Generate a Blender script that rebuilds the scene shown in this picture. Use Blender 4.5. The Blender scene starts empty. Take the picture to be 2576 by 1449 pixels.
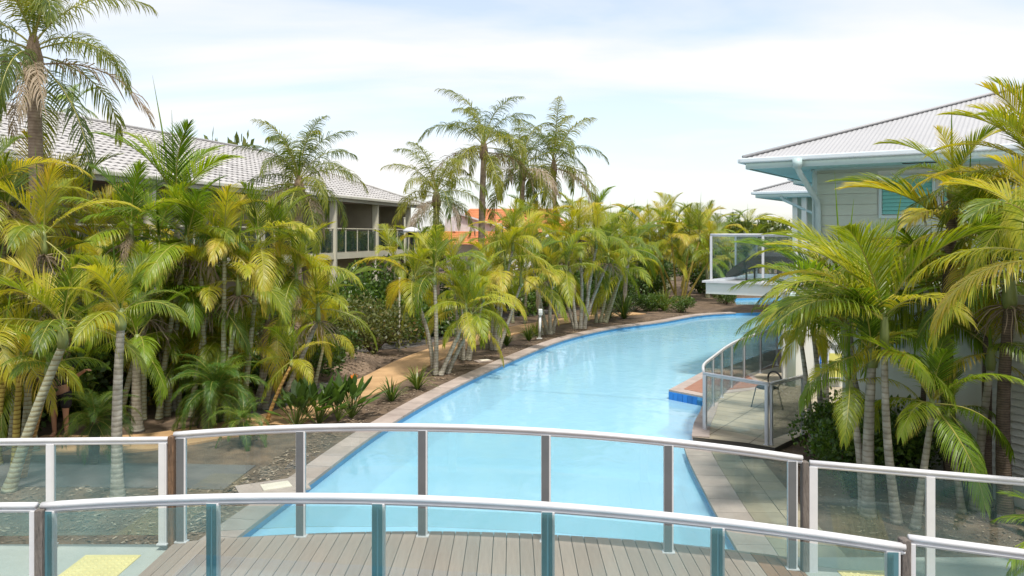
import bpy, math, random
from mathutils import Vector, Matrix, noise
from mathutils.geometry import delaunay_2d_cdt
random.seed(7)
R = math.radians
F, CX, HY, CZ = 1983.0, 1288.0, 590.0, 3.85     # focal length and horizon, in units of a 2576 px wide picture; eye height
S = bpy.context.scene
COL = S.collection

# ------------------------------------------------------------------ camera
cd = bpy.data.cameras.new('camera'); cam = bpy.data.objects.new('camera', cd); COL.objects.link(cam)
cam.location = (0, 0, CZ); cam.rotation_euler = (R(90), 0, 0)
cd.sensor_width = 36; cd.lens = F/2576*36; cd.shift_y = -(724.5-HY)/2576
cd.clip_start = .1; cd.clip_end = 3000
S.camera = cam
# ------------------------------------------------------------------ sky, sun, exposure
SUN_EL, SUN_AZ = 64, 160      # the sun stands high behind the camera, a little to the right (azimuth from +Y, clockwise)
W = bpy.data.worlds.new('World'); S.world = W; W.use_nodes = True
nt = W.node_tree; nt.nodes.clear()
def N(t, **k):
    n = nt.nodes.new(t)
    for a, b in k.items(): setattr(n, a, b)
    return n
sky = N('ShaderNodeTexSky', sky_type='NISHITA'); sky.sun_disc = False
sky.sun_elevation = R(SUN_EL); sky.sun_rotation = R(SUN_AZ); sky.air_density = 1.0; sky.dust_density = 1.4; sky.ozone_density = 1.5
tc = N('ShaderNodeTexCoord'); sep = N('ShaderNodeSeparateXYZ'); nt.links.new(tc.outputs['Generated'], sep.inputs[0])
mx = N('ShaderNodeMath', operation='MAXIMUM'); nt.links.new(sep.outputs[2], mx.inputs[0]); mx.inputs[1].default_value = 0
ad = N('ShaderNodeMath', operation='ADD'); nt.links.new(mx.outputs[0], ad.inputs[0]); ad.inputs[1].default_value = .16
dx = N('ShaderNodeMath', operation='DIVIDE'); dy = N('ShaderNodeMath', operation='DIVIDE')
nt.links.new(sep.outputs[0], dx.inputs[0]); nt.links.new(ad.outputs[0], dx.inputs[1])
nt.links.new(sep.outputs[1], dy.inputs[0]); nt.links.new(ad.outputs[0], dy.inputs[1])
cmb = N('ShaderNodeCombineXYZ'); nt.links.new(dx.outputs[0], cmb.inputs[0]); nt.links.new(dy.outputs[0], cmb.inputs[1])
mp = N('ShaderNodeMapping'); mp.inputs['Scale'].default_value = (.36, .8, 1); mp.inputs['Location'].default_value = (3.1, 1.7, 0); mp.inputs['Rotation'].default_value = (0, 0, R(8))
nt.links.new(cmb.outputs[0], mp.inputs[0])
nz = N('ShaderNodeTexNoise'); nz.inputs['Scale'].default_value = 1.5; nz.inputs['Detail'].default_value = 6; nz.inputs['Roughness'].default_value = .52; nz.inputs['Distortion'].default_value = .35
nt.links.new(mp.outputs[0], nz.inputs[0])
cr = N('ShaderNodeValToRGB'); cr.color_ramp.elements[0].position = .40; cr.color_ramp.elements[1].position = .62
cr.color_ramp.elements[0].color = (.38,)*3+(1,); cr.color_ramp.elements[1].color = (.97,)*3+(1,)
nt.links.new(nz.outputs[0], cr.inputs[0])
CLOUD = N('ShaderNodeRGB'); CLOUD.outputs[0].default_value = (4.3, 4.22, 4.18, 1)
mixc = N('ShaderNodeMixRGB'); nt.links.new(cr.outputs[0], mixc.inputs[0]); nt.links.new(sky.outputs[0], mixc.inputs[1]); nt.links.new(CLOUD.outputs[0], mixc.inputs[2])
bg = N('ShaderNodeBackground'); bg.inputs[1].default_value = .15; nt.links.new(mixc.outputs[0], bg.inputs[0])
wo = N('ShaderNodeOutputWorld'); nt.links.new(bg.outputs[0], wo.inputs[0])
sl = bpy.data.lights.new('sun', 'SUN'); sl.energy = 2.8; sl.angle = R(6.0); sl.color = (1, .95, .86)
so = bpy.data.objects.new('sun', sl); COL.objects.link(so)
az = R(SUN_AZ); sd = Vector((math.sin(az)*math.cos(R(SUN_EL)), math.cos(az)*math.cos(R(SUN_EL)), math.sin(R(SUN_EL))))
so.rotation_euler = sd.to_track_quat('Z', 'Y').to_euler()
S.view_settings.view_transform = 'Standard'; S.view_settings.look = 'None'; S.view_settings.exposure = .72; S.view_settings.gamma = 1
S.view_settings.use_curve_mapping = False
S.cycles.max_bounces = 10; S.cycles.transparent_max_bounces = 24; S.cycles.caustics_reflective = False; S.cycles.caustics_refractive = False

# ------------------------------------------------------------------ helpers
def wp(x, y, Z): return Vector(((x-CX)/F*Z, Z, CZ-(y-HY)/F*Z))
def gp(x, y, z=0.0): return wp(x, y, F*(CZ-z)/(y-HY))
def px(x, Z): return (x-CX)/F*Z
def gz(y, z=0.0): return F*(CZ-z)/(y-HY)
def tag(o, label=None, cat=None, group=None, kind=None):
    if label: o['label'] = label
    if cat: o['category'] = cat
    if group: o['group'] = group
    if kind: o['kind'] = kind
    return o
def thing(name, label, cat, loc=(0,0,0), rz=0, group=None):
    o = bpy.data.objects.new(name, None); COL.objects.link(o); o.location = loc; o.rotation_euler = (0,0,rz)
    o.empty_display_size = .1
    return tag(o, label, cat, group)
def link(name, me, parent=None, loc=None, rot=None, sc=None):
    o = bpy.data.objects.new(name, me); COL.objects.link(o)
    if parent: o.parent = parent
    if loc is not None: o.location = loc
    if rot is not None: o.rotation_euler = rot
    if sc is not None: o.scale = (sc,)*3 if isinstance(sc, (int, float)) else sc
    return o
class MB:
    def __init__(s): s.v = []; s.f = []; s.t = []; s.m = []; s.sm = False
    def face(s, pts, m=0, t=.5):
        i = len(s.v); s.v += [tuple(p) for p in pts]; s.t += ([t]*len(pts) if not isinstance(t, (list, tuple)) else list(t))
        s.f.append(tuple(range(i, i+len(pts)))); s.m.append(m)
    def box(s, c, d, rz=0, m=0, ry=0, rx=0):
        M = Matrix.Translation(c) @ Matrix.Rotation(rz,4,'Z') @ Matrix.Rotation(ry,4,'Y') @ Matrix.Rotation(rx,4,'X')
        i = len(s.v)
        for a in (-.5,.5):
            for b in (-.5,.5):
                for e in (-.5,.5): s.v.append(tuple(M @ Vector((a*d[0], b*d[1], e*d[2])))); s.t.append(.5)
        for q in ((0,1,3,2),(4,6,7,5),(0,4,5,1),(2,3,7,6),(0,2,6,4),(1,5,7,3)): s.f.append(tuple(i+k for k in q)); s.m.append(m)
        return s
    def beam(s, p0, p1, w, h, m=0, up=(0,0,1)):
        p0, p1 = Vector(p0), Vector(p1); d = (p1-p0).normalized(); u = Vector(up)
        a = d.cross(u)
        if a.length < 1e-4: a = d.cross(Vector((1,0,0)))
        a.normalize(); u = a.cross(d).normalized(); i = len(s.v)
        for p in (p0, p1):
            for (x, y) in ((-.5,-.5),(.5,-.5),(.5,.5),(-.5,.5)): s.v.append(tuple(p+a*x*w+u*y*h)); s.t.append(.5)
        for q in ((0,1,2,3),(7,6,5,4),(0,4,5,1),(1,5,6,2),(2,6,7,3),(3,7,4,0)): s.f.append(tuple(i+k for k in q)); s.m.append(m)
        return s
    def tube(s, pts, rad, n=8, m=0, cap=True, sq=1.0, t=.5):
        pts = [Vector(p) for p in pts]; i0 = len(s.v)
        if isinstance(rad, (int, float)): rad = [rad]*len(pts)
        ref = None
        for k, p in enumerate(pts):
            d = (pts[min(k+1,len(pts)-1)]-pts[max(k-1,0)]).normalized()
            if ref is None:
                ref = d.cross(Vector((0,0,1)))
                if ref.length < .05: ref = d.cross(Vector((0,1,0)))
            a = (ref - d*ref.dot(d)).normalized(); b = a.cross(d).normalized(); ref = a
            for q in range(n):
                an = 2*math.pi*q/n; s.v.append(tuple(p+a*math.cos(an)*rad[k]+b*math.sin(an)*rad[k]*sq)); s.t.append(t)
        for k in range(len(pts)-1):
            for q in range(n):
                s.f.append((i0+k*n+q, i0+k*n+(q+1)%n, i0+(k+1)*n+(q+1)%n, i0+(k+1)*n+q)); s.m.append(m)
        if cap:
            s.f.append(tuple(i0+q for q in range(n))[::-1]); s.m.append(m)
            s.f.append(tuple(i0+(len(pts)-1)*n+q for q in range(n))); s.m.append(m)
        return s
    def prism(s, poly, z0, z1, m=0, tops=True):
        i = len(s.v); n = len(poly)
        for z in (z0, z1):
            for p in poly: s.v.append((p[0], p[1], z)); s.t.append(.5)
        for k in range(n): s.f.append((i+k, i+(k+1)%n, i+n+(k+1)%n, i+n+k)); s.m.append(m)
        if tops:
            s.f.append(tuple(i+n+k for k in range(n))); s.m.append(m); s.f.append(tuple(i+k for k in range(n))[::-1]); s.m.append(m)
        return s
    def mesh(s, name, mats):
        me = bpy.data.meshes.new(name); me.from_pydata(s.v, [], s.f)
        if not isinstance(mats, (list, tuple)): mats = [mats]
        for m in mats: me.materials.append(m)
        if len(mats) > 1: me.polygons.foreach_set('material_index', s.m)
        a = me.attributes.new('tone', 'FLOAT', 'POINT'); a.data.foreach_set('value', s.t)
        if s.sm: me.polygons.foreach_set('use_smooth', [True]*len(s.f))
        me.update(); return me
    def build(s, name, mats, parent=None, **k): return link(name, s.mesh(name, mats), parent, **k)
def bevel(o, w=.006, seg=2):
    b = o.modifiers.new('bevel', 'BEVEL'); b.width = w; b.segments = seg; b.limit_method = 'ANGLE'; return o
def catmull(P, n=6):
    P = [Vector(p) for p in P]; out = []
    for i in range(len(P)-1):
        a, b, c, d = P[max(i-1,0)], P[i], P[i+1], P[min(i+2,len(P)-1)]
        for k in range(n):
            t = k/n; out.append(.5*((2*b)+(c-a)*t+(2*a-5*b+4*c-d)*t*t+(3*b-a-3*c+d)*t**3))
    out.append(P[-1]); return out
def resample(P, step):
    L = [0]
    for i in range(len(P)-1): L.append(L[-1]+(P[i+1]-P[i]).length)
    n = max(1, round(L[-1]/step)); out = []; j = 0
    for k in range(n+1):
        s = L[-1]*k/n
        while j < len(P)-2 and L[j+1] < s: j += 1
        out.append(P[j].lerp(P[j+1], (s-L[j])/max(1e-9, L[j+1]-L[j])))
    return out

# ------------------------------------------------------------------ materials
def M_(name): 
    m = bpy.data.materials.new(name); m.use_nodes = True; return m, m.node_tree, m.node_tree.nodes['Principled BSDF']
def mat(name, c, rough=.6, c2=None, scale=3.0, bump=0.0, bscale=None, metal=0.0, stretch=(1,1,1), detail=6, rnd=0.0, spec=None, c3=None):
    m, t, b = M_(name); nd = t.nodes.new; L = t.links.new
    b.inputs['Roughness'].default_value = rough; b.inputs['Metallic'].default_value = metal
    if spec is not None: b.inputs['Specular IOR Level'].default_value = spec
    tcn = nd('ShaderNodeTexCoord'); mpn = nd('ShaderNodeMapping'); mpn.inputs['Scale'].default_value = stretch; L(tcn.outputs['Object'], mpn.inputs[0])
    nn = nd('ShaderNodeTexNoise'); nn.inputs['Scale'].default_value = scale; nn.inputs['Detail'].default_value = detail; nn.inputs['Roughness'].default_value = .62; L(mpn.outputs[0], nn.inputs[0])
    r = nd('ShaderNodeValToRGB'); c2 = c2 or tuple(x*.8 for x in c)
    r.color_ramp.elements[0].position = .33; r.color_ramp.elements[1].position = .67
    r.color_ramp.elements[0].color = (*c2, 1); r.color_ramp.elements[1].color = (*c, 1)
    if c3:
        e = r.color_ramp.elements.new(.5); e.color = (*c3, 1)
    L(nn.outputs[0], r.inputs[0]); out = r.outputs[0]
    if rnd:
        oi = nd('ShaderNodeObjectInfo'); mr = nd('ShaderNodeMapRange'); mr.inputs[3].default_value = 1-rnd; mr.inputs[4].default_value = 1+rnd
        L(oi.outputs['Random'], mr.inputs[0]); mm = nd('ShaderNodeMixRGB'); mm.blend_type = 'MULTIPLY'; mm.inputs[0].default_value = 1
        L(out, mm.inputs[1]); L(mr.outputs[0], mm.inputs[2]); out = mm.outputs[0]
    L(out, b.inputs['Base Color'])
    if bump:
        n2 = nd('ShaderNodeTexNoise'); n2.inputs['Scale'].default_value = bscale or scale*4; n2.inputs['Detail'].default_value = 8; L(mpn.outputs[0], n2.inputs[0])
        bp = nd('ShaderNodeBump'); bp.inputs['Strength'].default_value = bump; bp.inputs['Distance'].default_value = .03; L(n2.outputs[0], bp.inputs['Height']); L(bp.outputs[0], b.inputs['Normal'])
    return m
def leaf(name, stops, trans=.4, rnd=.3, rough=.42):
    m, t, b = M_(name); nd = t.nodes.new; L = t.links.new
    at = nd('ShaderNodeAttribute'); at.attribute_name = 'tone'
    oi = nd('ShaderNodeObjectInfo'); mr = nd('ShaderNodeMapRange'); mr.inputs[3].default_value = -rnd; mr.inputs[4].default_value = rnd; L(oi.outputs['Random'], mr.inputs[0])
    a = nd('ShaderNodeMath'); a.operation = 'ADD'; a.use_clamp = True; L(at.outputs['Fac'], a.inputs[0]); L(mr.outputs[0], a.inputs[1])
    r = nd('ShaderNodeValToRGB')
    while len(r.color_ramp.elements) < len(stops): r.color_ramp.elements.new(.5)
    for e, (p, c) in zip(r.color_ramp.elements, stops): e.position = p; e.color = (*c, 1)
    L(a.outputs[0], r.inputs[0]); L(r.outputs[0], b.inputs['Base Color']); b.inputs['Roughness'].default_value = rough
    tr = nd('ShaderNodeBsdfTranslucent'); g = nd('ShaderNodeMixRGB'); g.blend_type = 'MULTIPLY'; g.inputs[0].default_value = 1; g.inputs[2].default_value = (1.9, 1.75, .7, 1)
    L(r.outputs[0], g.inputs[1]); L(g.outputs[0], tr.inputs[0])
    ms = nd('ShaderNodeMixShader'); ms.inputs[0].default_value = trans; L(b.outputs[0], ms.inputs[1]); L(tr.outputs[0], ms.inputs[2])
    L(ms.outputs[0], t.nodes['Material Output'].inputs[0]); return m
def glass(name, tint, veil_film=.05, gloss=.10, rough=.0):
    m = bpy.data.materials.new(name); m.use_nodes = True; t = m.node_tree; t.nodes.clear(); nd = t.nodes.new; L = t.links.new
    tr = nd('ShaderNodeBsdfTransparent'); tr.inputs[0].default_value = (*tint, 1)
    gl = nd('ShaderNodeBsdfGlossy'); gl.inputs['Roughness'].default_value = rough
    df = nd('ShaderNodeBsdfDiffuse'); df.inputs[0].default_value = (.25, .60, .62, 1)  # teal diffuse film: dust plus a reflection veil painted as colour
    lw = nd('ShaderNodeLayerWeight'); lw.inputs[0].default_value = .25
    mr = nd('ShaderNodeMapRange'); mr.inputs[3].default_value = gloss*.5; mr.inputs[4].default_value = .7; L(lw.outputs['Fresnel'], mr.inputs[0])
    m1 = nd('ShaderNodeMixShader'); L(mr.outputs[0], m1.inputs[0]); L(tr.outputs[0], m1.inputs[1]); L(gl.outputs[0], m1.inputs[2])
    tcn = nd('ShaderNodeTexCoord'); nn = nd('ShaderNodeTexNoise'); nn.inputs['Scale'].default_value = 1.7; L(tcn.outputs['Object'], nn.inputs[0])
    m3 = nd('ShaderNodeMapRange'); m3.inputs[1].default_value = .3; m3.inputs[2].default_value = .75; m3.inputs[3].default_value = veil_film*.5; m3.inputs[4].default_value = veil_film*1.5; L(nn.outputs[0], m3.inputs[0])
    m2 = nd('ShaderNodeMixShader'); L(m3.outputs[0], m2.inputs[0]); L(m1.outputs[0], m2.inputs[1]); L(df.outputs[0], m2.inputs[2])
    o = nd('ShaderNodeOutputMaterial'); L(m2.outputs[0], o.inputs[0]); return m
MULCH = mat('mulch', (.20,.135,.085), .95, (.075,.048,.03), 2.2, .9, 40, c3=(.13,.09,.058))
MOUND = mat('mound_soil', (.30,.215,.15), .95, (.13,.09,.06), 2.5, .9, 30)
OCHRE = mat('ochre_concrete', (.52,.33,.165), .85, (.38,.23,.11), 1.6, .25, 60)
ASPH = mat('asphalt', (.14,.125,.115), .9, (.085,.08,.078), 1.5, .5, 90)
CONC = mat('pale_concrete', (.42,.44,.40), .8, (.33,.35,.32), 1.1, .2, 50)
COPE = mat('coping_stone', (.40,.33,.29), .8, (.30,.245,.215), 2.5, .25, 40, rnd=.12)
PAVE = mat('beige_paver', (.30,.265,.185), .8, (.215,.185,.13), 2.0, .25, 40, rnd=.16)
TERR = mat('terrace_tile', (.42,.36,.26), .7, (.35,.30,.215), 1.5, .12, 40, rnd=.07)
GROUT = mat('grout', (.10,.09,.075), .95)
REDDECK = mat('red_brown_decking', (.34,.17,.11), .7, (.26,.125,.08), 3, .2, 20, stretch=(1,6,1))
DECK = mat('grey_composite_decking', (.35,.275,.225), .72, (.285,.22,.18), 2.2, .25, 30, stretch=(14,1,1), rnd=.12)
DECKB = mat('brown_composite_decking', (.27,.15,.085), .72, (.20,.11,.065), 2.2, .25, 30, stretch=(14,1,1), rnd=.1)
DARK = mat('deck_underside', (.03,.03,.03), .9)
ALU = mat('white_powder_coat', (.62,.615,.62), .28, (.55,.55,.56), 4, .05, 60)
POSTF = mat('slate_post_face', (.13,.135,.14), .4, (.10,.105,.11), 3)
POSTT = mat('teal_grey_post_face', (.09,.20,.23), .4, (.07,.165,.19), 3)
WOODG = mat('grey_weathered_post', (.22,.19,.165), .9, (.10,.085,.075), 5, .7, 30, stretch=(3,3,.5))
WOODP = mat('weathered_post', (.26,.15,.08), .9, (.07,.045,.03), 5, .8, 30, stretch=(3,3,.5))
GLS = glass('tinted_glass', (.93,.96,.955), .045, .06)
GLSB = glass('teal_veiled_glass', (.90,.945,.94), .07, .08)  # stronger painted reflection veil for the near and left panels
GLS2 = glass('clear_glass', (.86,.94,.94), .02, .08)
POOLF = mat('pool_render', (.42,.75,.93), .8, (.38,.71,.91), .7)
TILEB = mat('blue_tile', (.03,.22,.62), .3, (.02,.16,.50), 3, rnd=.2)
TILEBAND = mat('waterline_blue', (.09,.35,.62), .35, (.07,.29,.55), 4)
WHITEW = mat('white_render', (.70,.71,.66), .8, (.63,.64,.59), .9, .15, 60)
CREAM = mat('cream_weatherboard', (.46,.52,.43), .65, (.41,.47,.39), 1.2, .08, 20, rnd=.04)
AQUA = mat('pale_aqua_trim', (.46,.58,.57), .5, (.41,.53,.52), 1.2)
SOFF = mat('soffit_pool_bounce', (.36,.62,.63), .6, (.32,.57,.58), .8)  # whitish soffit; turquoise bounce off the pool is put into its colour
GUTT = mat('white_gutter', (.66,.72,.74), .35, (.6,.66,.69), 2)
METAL = mat('white_corrugated_steel', (.39,.39,.395), .55, (.355,.355,.36), .5)
SHUT = mat('aqua_shutter', (.19,.50,.44), .45, (.15,.44,.39), 2)
TILEROOF = mat('grey_roof_tile', (.47,.455,.44), .85, (.37,.355,.345), 1.3, .3, 25, rnd=.22)
BROOF = mat('orange_roof_tile', (.50,.19,.075), .8, (.38,.13,.05), 2.5, .2, 20, rnd=.1)
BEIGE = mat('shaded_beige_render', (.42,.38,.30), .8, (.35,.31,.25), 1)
SLABC = mat('balcony_fascia', (.58,.55,.44), .7, (.5,.47,.37), 1)
DKWIN = mat('dark_window_glass', (.025,.04,.05), .08, (.02,.03,.04), 1)
BLACK = mat('black_metal', (.015,.015,.018), .45)
WICK = mat('black_wicker', (.022,.018,.016), .6, (.012,.01,.01), 30, .8, 90)
TACT = mat('yellow_tactile', (.72,.62,.28), .7, (.62,.53,.23), 4)
BOLL = mat('white_bollard_paint', (.75,.76,.74), .4)
TRUNK_G = None
def trunkmat(name, c1, c2, ring, freq=26):
    m, t, b = M_(name); nd = t.nodes.new; L = t.links.new; b.inputs['Roughness'].default_value = .85
    tcn = nd('ShaderNodeTexCoord'); w = nd('ShaderNodeTexWave'); w.bands_direction = 'Z'; w.inputs['Scale'].default_value = freq/6.28*1.0; w.inputs['Distortion'].default_value = 1.6; w.inputs['Detail'].default_value = 2; w.inputs['Detail Scale'].default_value = 1.2
    L(tcn.outputs['Object'], w.inputs[0])
    n = nd('ShaderNodeTexNoise'); n.inputs['Scale'].default_value = 7; n.inputs['Detail'].default_value = 8; L(tcn.outputs['Object'], n.inputs[0])
    r = nd('ShaderNodeValToRGB'); r.color_ramp.elements[0].position = .35; r.color_ramp.elements[1].position = .65; r.color_ramp.elements[0].color = (*c2, 1); r.color_ramp.elements[1].color = (*c1, 1); L(n.outputs[0], r.inputs[0])
    r2 = nd('ShaderNodeValToRGB'); r2.color_ramp.elements[0].position = .08; r2.color_ramp.elements[1].position = .3; r2.color_ramp.elements[0].color = (*ring, 1); r2.color_ramp.elements[1].color = (1,1,1,1); L(w.outputs[0], r2.inputs[0])
    mm = nd('ShaderNodeMixRGB'); mm.blend_type = 'MULTIPLY'; mm.inputs[0].default_value = 1; L(r.outputs[0], mm.inputs[1]); L(r2.outputs[0], mm.inputs[2]); L(mm.outputs[0], b.inputs['Base Color'])
    bp = nd('ShaderNodeBump'); bp.inputs['Strength'].default_value = .3; bp.inputs['Distance'].default_value = .012; L(w.outputs[0], bp.inputs['Height']); L(bp.outputs[0], b.inputs['Normal'])
    return m
TR_GREY = trunkmat('ringed_grey_bark', (.44,.41,.34), (.25,.23,.18), (.72,.7,.66))
TR_PALE = trunkmat('ringed_pale_green_bark', (.42,.43,.30), (.27,.27,.18), (.7,.6,.45))
TR_ORNG = trunkmat('ringed_orange_cane', (.46,.27,.08), (.30,.16,.05), (1.6,1.7,1.9))
TR_YEL = trunkmat('ringed_yellow_cane', (.45,.36,.08), (.30,.24,.05), (.5,.4,.25))
TR_QUEEN = trunkmat('queen_palm_bark', (.36,.28,.21), (.22,.16,.115), (.78,.74,.68), 30)
TR_DARK = trunkmat('dark_palm_bark', (.16,.12,.085), (.07,.05,.035), (.5,.5,.5), 60)
SHAFT = mat('crownshaft_green', (.24,.28,.09), .45, (.16,.20,.06), 4, stretch=(3,3,.6))
SHAFTQ = mat('brown_leaf_bases', (.34,.24,.15), .85, (.16,.11,.07), 6, .8, 20, stretch=(4,4,.7))
RACH = mat('yellow_green_rachis', (.34,.33,.07), .5, (.28,.25,.05), 3)
RACHD = mat('brown_rachis', (.25,.17,.10), .8)
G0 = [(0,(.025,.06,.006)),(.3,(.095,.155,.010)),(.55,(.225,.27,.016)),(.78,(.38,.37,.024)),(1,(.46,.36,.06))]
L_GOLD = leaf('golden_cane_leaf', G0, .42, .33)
L_GREEN = leaf('green_palm_leaf', [(0,(.02,.05,.006)),(.35,(.08,.15,.010)),(.6,(.17,.275,.016)),(.85,(.26,.34,.022)),(1,(.38,.34,.04))], .42, .28)
L_QUEEN = leaf('queen_palm_leaf', [(0,(.025,.045,.01)),(.4,(.065,.11,.016)),(.7,(.18,.21,.02)),(1,(.36,.32,.035))], .42, .2)
L_DATE = leaf('date_palm_leaf', [(0,(.02,.05,.012)),(.5,(.06,.14,.02)),(1,(.2,.27,.03))], .36, .15)
L_DEAD = leaf('dead_frond', [(0,(.14,.10,.07)),(.5,(.30,.235,.17)),(1,(.45,.37,.28))], .25, .2, .8)
L_SHRUB = leaf('shrub_leaf', [(0,(.02,.045,.009)),(.5,(.06,.12,.016)),(1,(.16,.24,.03))], .3, .15)
L_RED = leaf('reddish_shrub_leaf', [(0,(.05,.06,.02)),(.5,(.13,.15,.04)),(1,(.32,.20,.09))], .3, .15)
L_STRAP = leaf('strap_leaf', [(0,(.02,.05,.01)),(.5,(.07,.13,.02)),(1,(.24,.25,.05))], .3, .15)
L_FAR = leaf('far_foliage', [(0,(.035,.06,.016)),(.5,(.10,.14,.028)),(1,(.22,.22,.05))], .3, .2)
FLW = mat('white_flower', (.75,.77,.62), .7); FLO = mat('orange_flower', (.85,.25,.02), .5)

# ------------------------------------------------------------------ water, pool, ground
LEFT = [(-4.3,3.0),(-3.8,7.5),(-3.49,10.05),(-3.15,12.12),(-2.61,15.33),(-1.63,19.2),(-.13,23.7),(1.9,28.8),(4.2,32.35),(6.45,34.5),(9.0,37.6),(10.96,38.6)]
FAR = [(13.5,39.3),(17,40),(20,38.5),(16,33),(11.5,29),(8.5,26)]
POOL2 = [(12.35,43.4),(22,43.0),(22,49.5),(13.4,47.6)]
PLAT = [(5.2,21.5),(3.78,19.0),(4.40,18.25)]
TER = [(4.30,17.6),(3.98,16.6),(3.62,15.6),(3.35,14.6)]
NEAR = [(3.13,14.2),(3.02,13.3),(2.9,11.8),(2.83,10.86),(2.75,9.39),(2.6,7.5),(2.4,3.0)]
Lc = [Vector((p[0],p[1],0)) for p in catmull([(*p,0) for p in LEFT], 6)]
Nc = [Vector((p[0],p[1],0)) for p in catmull([(*p,0) for p in NEAR], 5)]
POOL = [(p.x,p.y) for p in Lc]+FAR+PLAT+TER+[(p.x,p.y) for p in Nc]
WZ = -.12
def ccw(poly):
    a = sum(poly[i-1][0]*poly[i][1]-poly[i][0]*poly[i-1][1] for i in range(len(poly)))
    return list(poly) if a > 0 else list(poly)[::-1]
POOL = ccw(POOL)
def fill_poly(poly, z):
    poly = ccw(poly)
    r = delaunay_2d_cdt([Vector(p) for p in poly], [], [list(range(len(poly)))], 1, 1e-5)
    return [(v.x, v.y, z) for v in r[0]], [tuple(f) for f in r[2]]
def sheet(name, poly, z, m, kind='structure'):
    v, f = fill_poly(poly, z); me = bpy.data.meshes.new(name); me.from_pydata(v, [], f); me.materials.append(m)
    me.update(); 
    if len(me.polygons) and me.polygons[0].normal.z < 0: me.flip_normals()
    o = link(name, me)
    if kind: o['kind'] = kind
    return o
n = len(POOL)
outer = [(-600,-60),(600,-60),(600,900),(-600,900)]
V = [Vector(p) for p in outer]+[Vector(p) for p in POOL]+[Vector(p) for p in POOL2]
r = delaunay_2d_cdt(V, [], [list(range(4)), list(range(4,4+n)), list(range(4+n,8+n))], 0, 1e-5)
gf = [f for f, src in zip(r[2], r[5]) if 1 not in src and 2 not in src]
me = bpy.data.meshes.new('ground'); me.from_pydata([(v.x,v.y,0) for v in r[0]], [], [tuple(f) for f in gf]); me.materials.append(MULCH); me.update()
if me.polygons[0].normal.z < 0: me.flip_normals()
link('ground', me)['kind'] = 'structure'
b = MB(); b.prism(POOL, -1.05, -.20, 0, False); b.prism(POOL2, -1.05, -.20, 0, False)
b.build('pool_wall', POOLF)['kind'] = 'structure'
b = MB(); b.prism(POOL, -.20, -.004, 0, False); b.prism(POOL2, -.20, -.004, 0, False); b.build('pool_waterline_band', TILEBAND)['kind'] = 'structure'
sheet('pool_floor', POOL, -1.05, POOLF); sheet('pool_floor', POOL2, -1.05, POOLF)
# tiled lane line across the pool floor
p0, p1 = gp(1225, 976, -1.046), gp(1765, 1012, -1.046)
MB().beam(p0, p1, .13, .02).build('pool_floor_line', mat('lane_line_tile', (.12,.42,.58), .6))['kind'] = 'structure'
# water
wm = bpy.data.materials.new('pool_water'); wm.use_nodes = True; t = wm.node_tree; t.nodes.clear(); nd = t.nodes.new; L = t.links.new
tr = nd('ShaderNodeBsdfTransparent'); tr.inputs[0].default_value = (.80,.96,.98,1)
gl = nd('ShaderNodeBsdfGlossy'); gl.inputs['Roughness'].default_value = .03
fr = nd('ShaderNodeFresnel'); fr.inputs[0].default_value = 1.36
tcn = nd('ShaderNodeTexCoord'); mpn = nd('ShaderNodeMapping'); mpn.inputs['Scale'].default_value = (1, .75, 1); L(tcn.outputs['Object'], mpn.inputs[0])
n1 = nd('ShaderNodeTexNoise'); n1.inputs['Scale'].default_value = 2.6; n1.inputs['Detail'].default_value = 3; n1.inputs['Distortion'].default_value = .6; L(mpn.outputs[0], n1.inputs[0])
bp = nd('ShaderNodeBump'); bp.inputs['Strength'].default_value = .22; bp.inputs['Distance'].default_value = .05; L(n1.outputs[0], bp.inputs['Height'])
L(bp.outputs[0], gl.inputs['Normal']); L(bp.outputs[0], fr.inputs['Normal'])
sc_ = nd('ShaderNodeBsdfDiffuse'); sc_.inputs[0].default_value = (.43,.755,.93,1); mk = nd('ShaderNodeMixShader'); mk.inputs[0].default_value = .55; L(tr.outputs[0], mk.inputs[1]); L(sc_.outputs[0], mk.inputs[2])
ms = nd('ShaderNodeMixShader'); L(fr.outputs[0], ms.inputs[0]); L(mk.outputs[0], ms.inputs[1]); L(gl.outputs[0], ms.inputs[2])
o = nd('ShaderNodeOutputMaterial'); L(ms.outputs[0], o.inputs[0])
sheet('water', POOL, WZ, wm); sheet('water', POOL2, WZ, wm)

def strip_pieces(name, mb_name, line, w0, w1, step, z0, z1, m, parent, gap=.006, jit=.002):
    P = resample(line, step); 
    for i in range(len(P)-1):
        a, c = P[i], P[i+1]; d = (c-a).normalized(); 
        def nrm(k):
            q = (P[min(k+1,len(P)-1)]-P[max(k-1,0)]).normalized(); return Vector((-q.y, q.x, 0))
        na, nc = nrm(i), nrm(i+1); a2, c2 = a+d*gap, c-d*gap; j = random.uniform(-jit, jit)
        poly = [a2+na*w0, a2+na*w1, c2+nc*w1, c2+nc*w0]
        b = MB(); b.prism([(p.x,p.y) for p in poly], z0, z1+j); b.build(name, m, parent)
cop = thing('pool_coping', 'row of brownish grey coping stones along the curved left edge of the pool', 'pool coping')
strip_pieces('coping_stone', '', Lc[6:], -.03, .40, .62, -.02, .03, COPE, cop)
cop2 = thing('pool_coping', 'row of grey coping stones along the short right edge of the pool, before the terrace', 'pool coping')
Nr = [p.copy() for p in Nc]
strip_pieces('coping_stone', '', Nr, -.03, .42, .55, -.02, .03, COPE, cop2)
pav = thing('paved_strip', 'strip of beige pavers between the pool coping and the palm bed on the right', 'paving')
strip_pieces('paver', '', Nr, .43, .86, .42, -.02, .026, PAVE, pav)
strip_pieces('paver', '', [p for p in Nr if p.y < 13.7], .87, 1.22, .42, -.02, .026, PAVE, pav)
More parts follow.
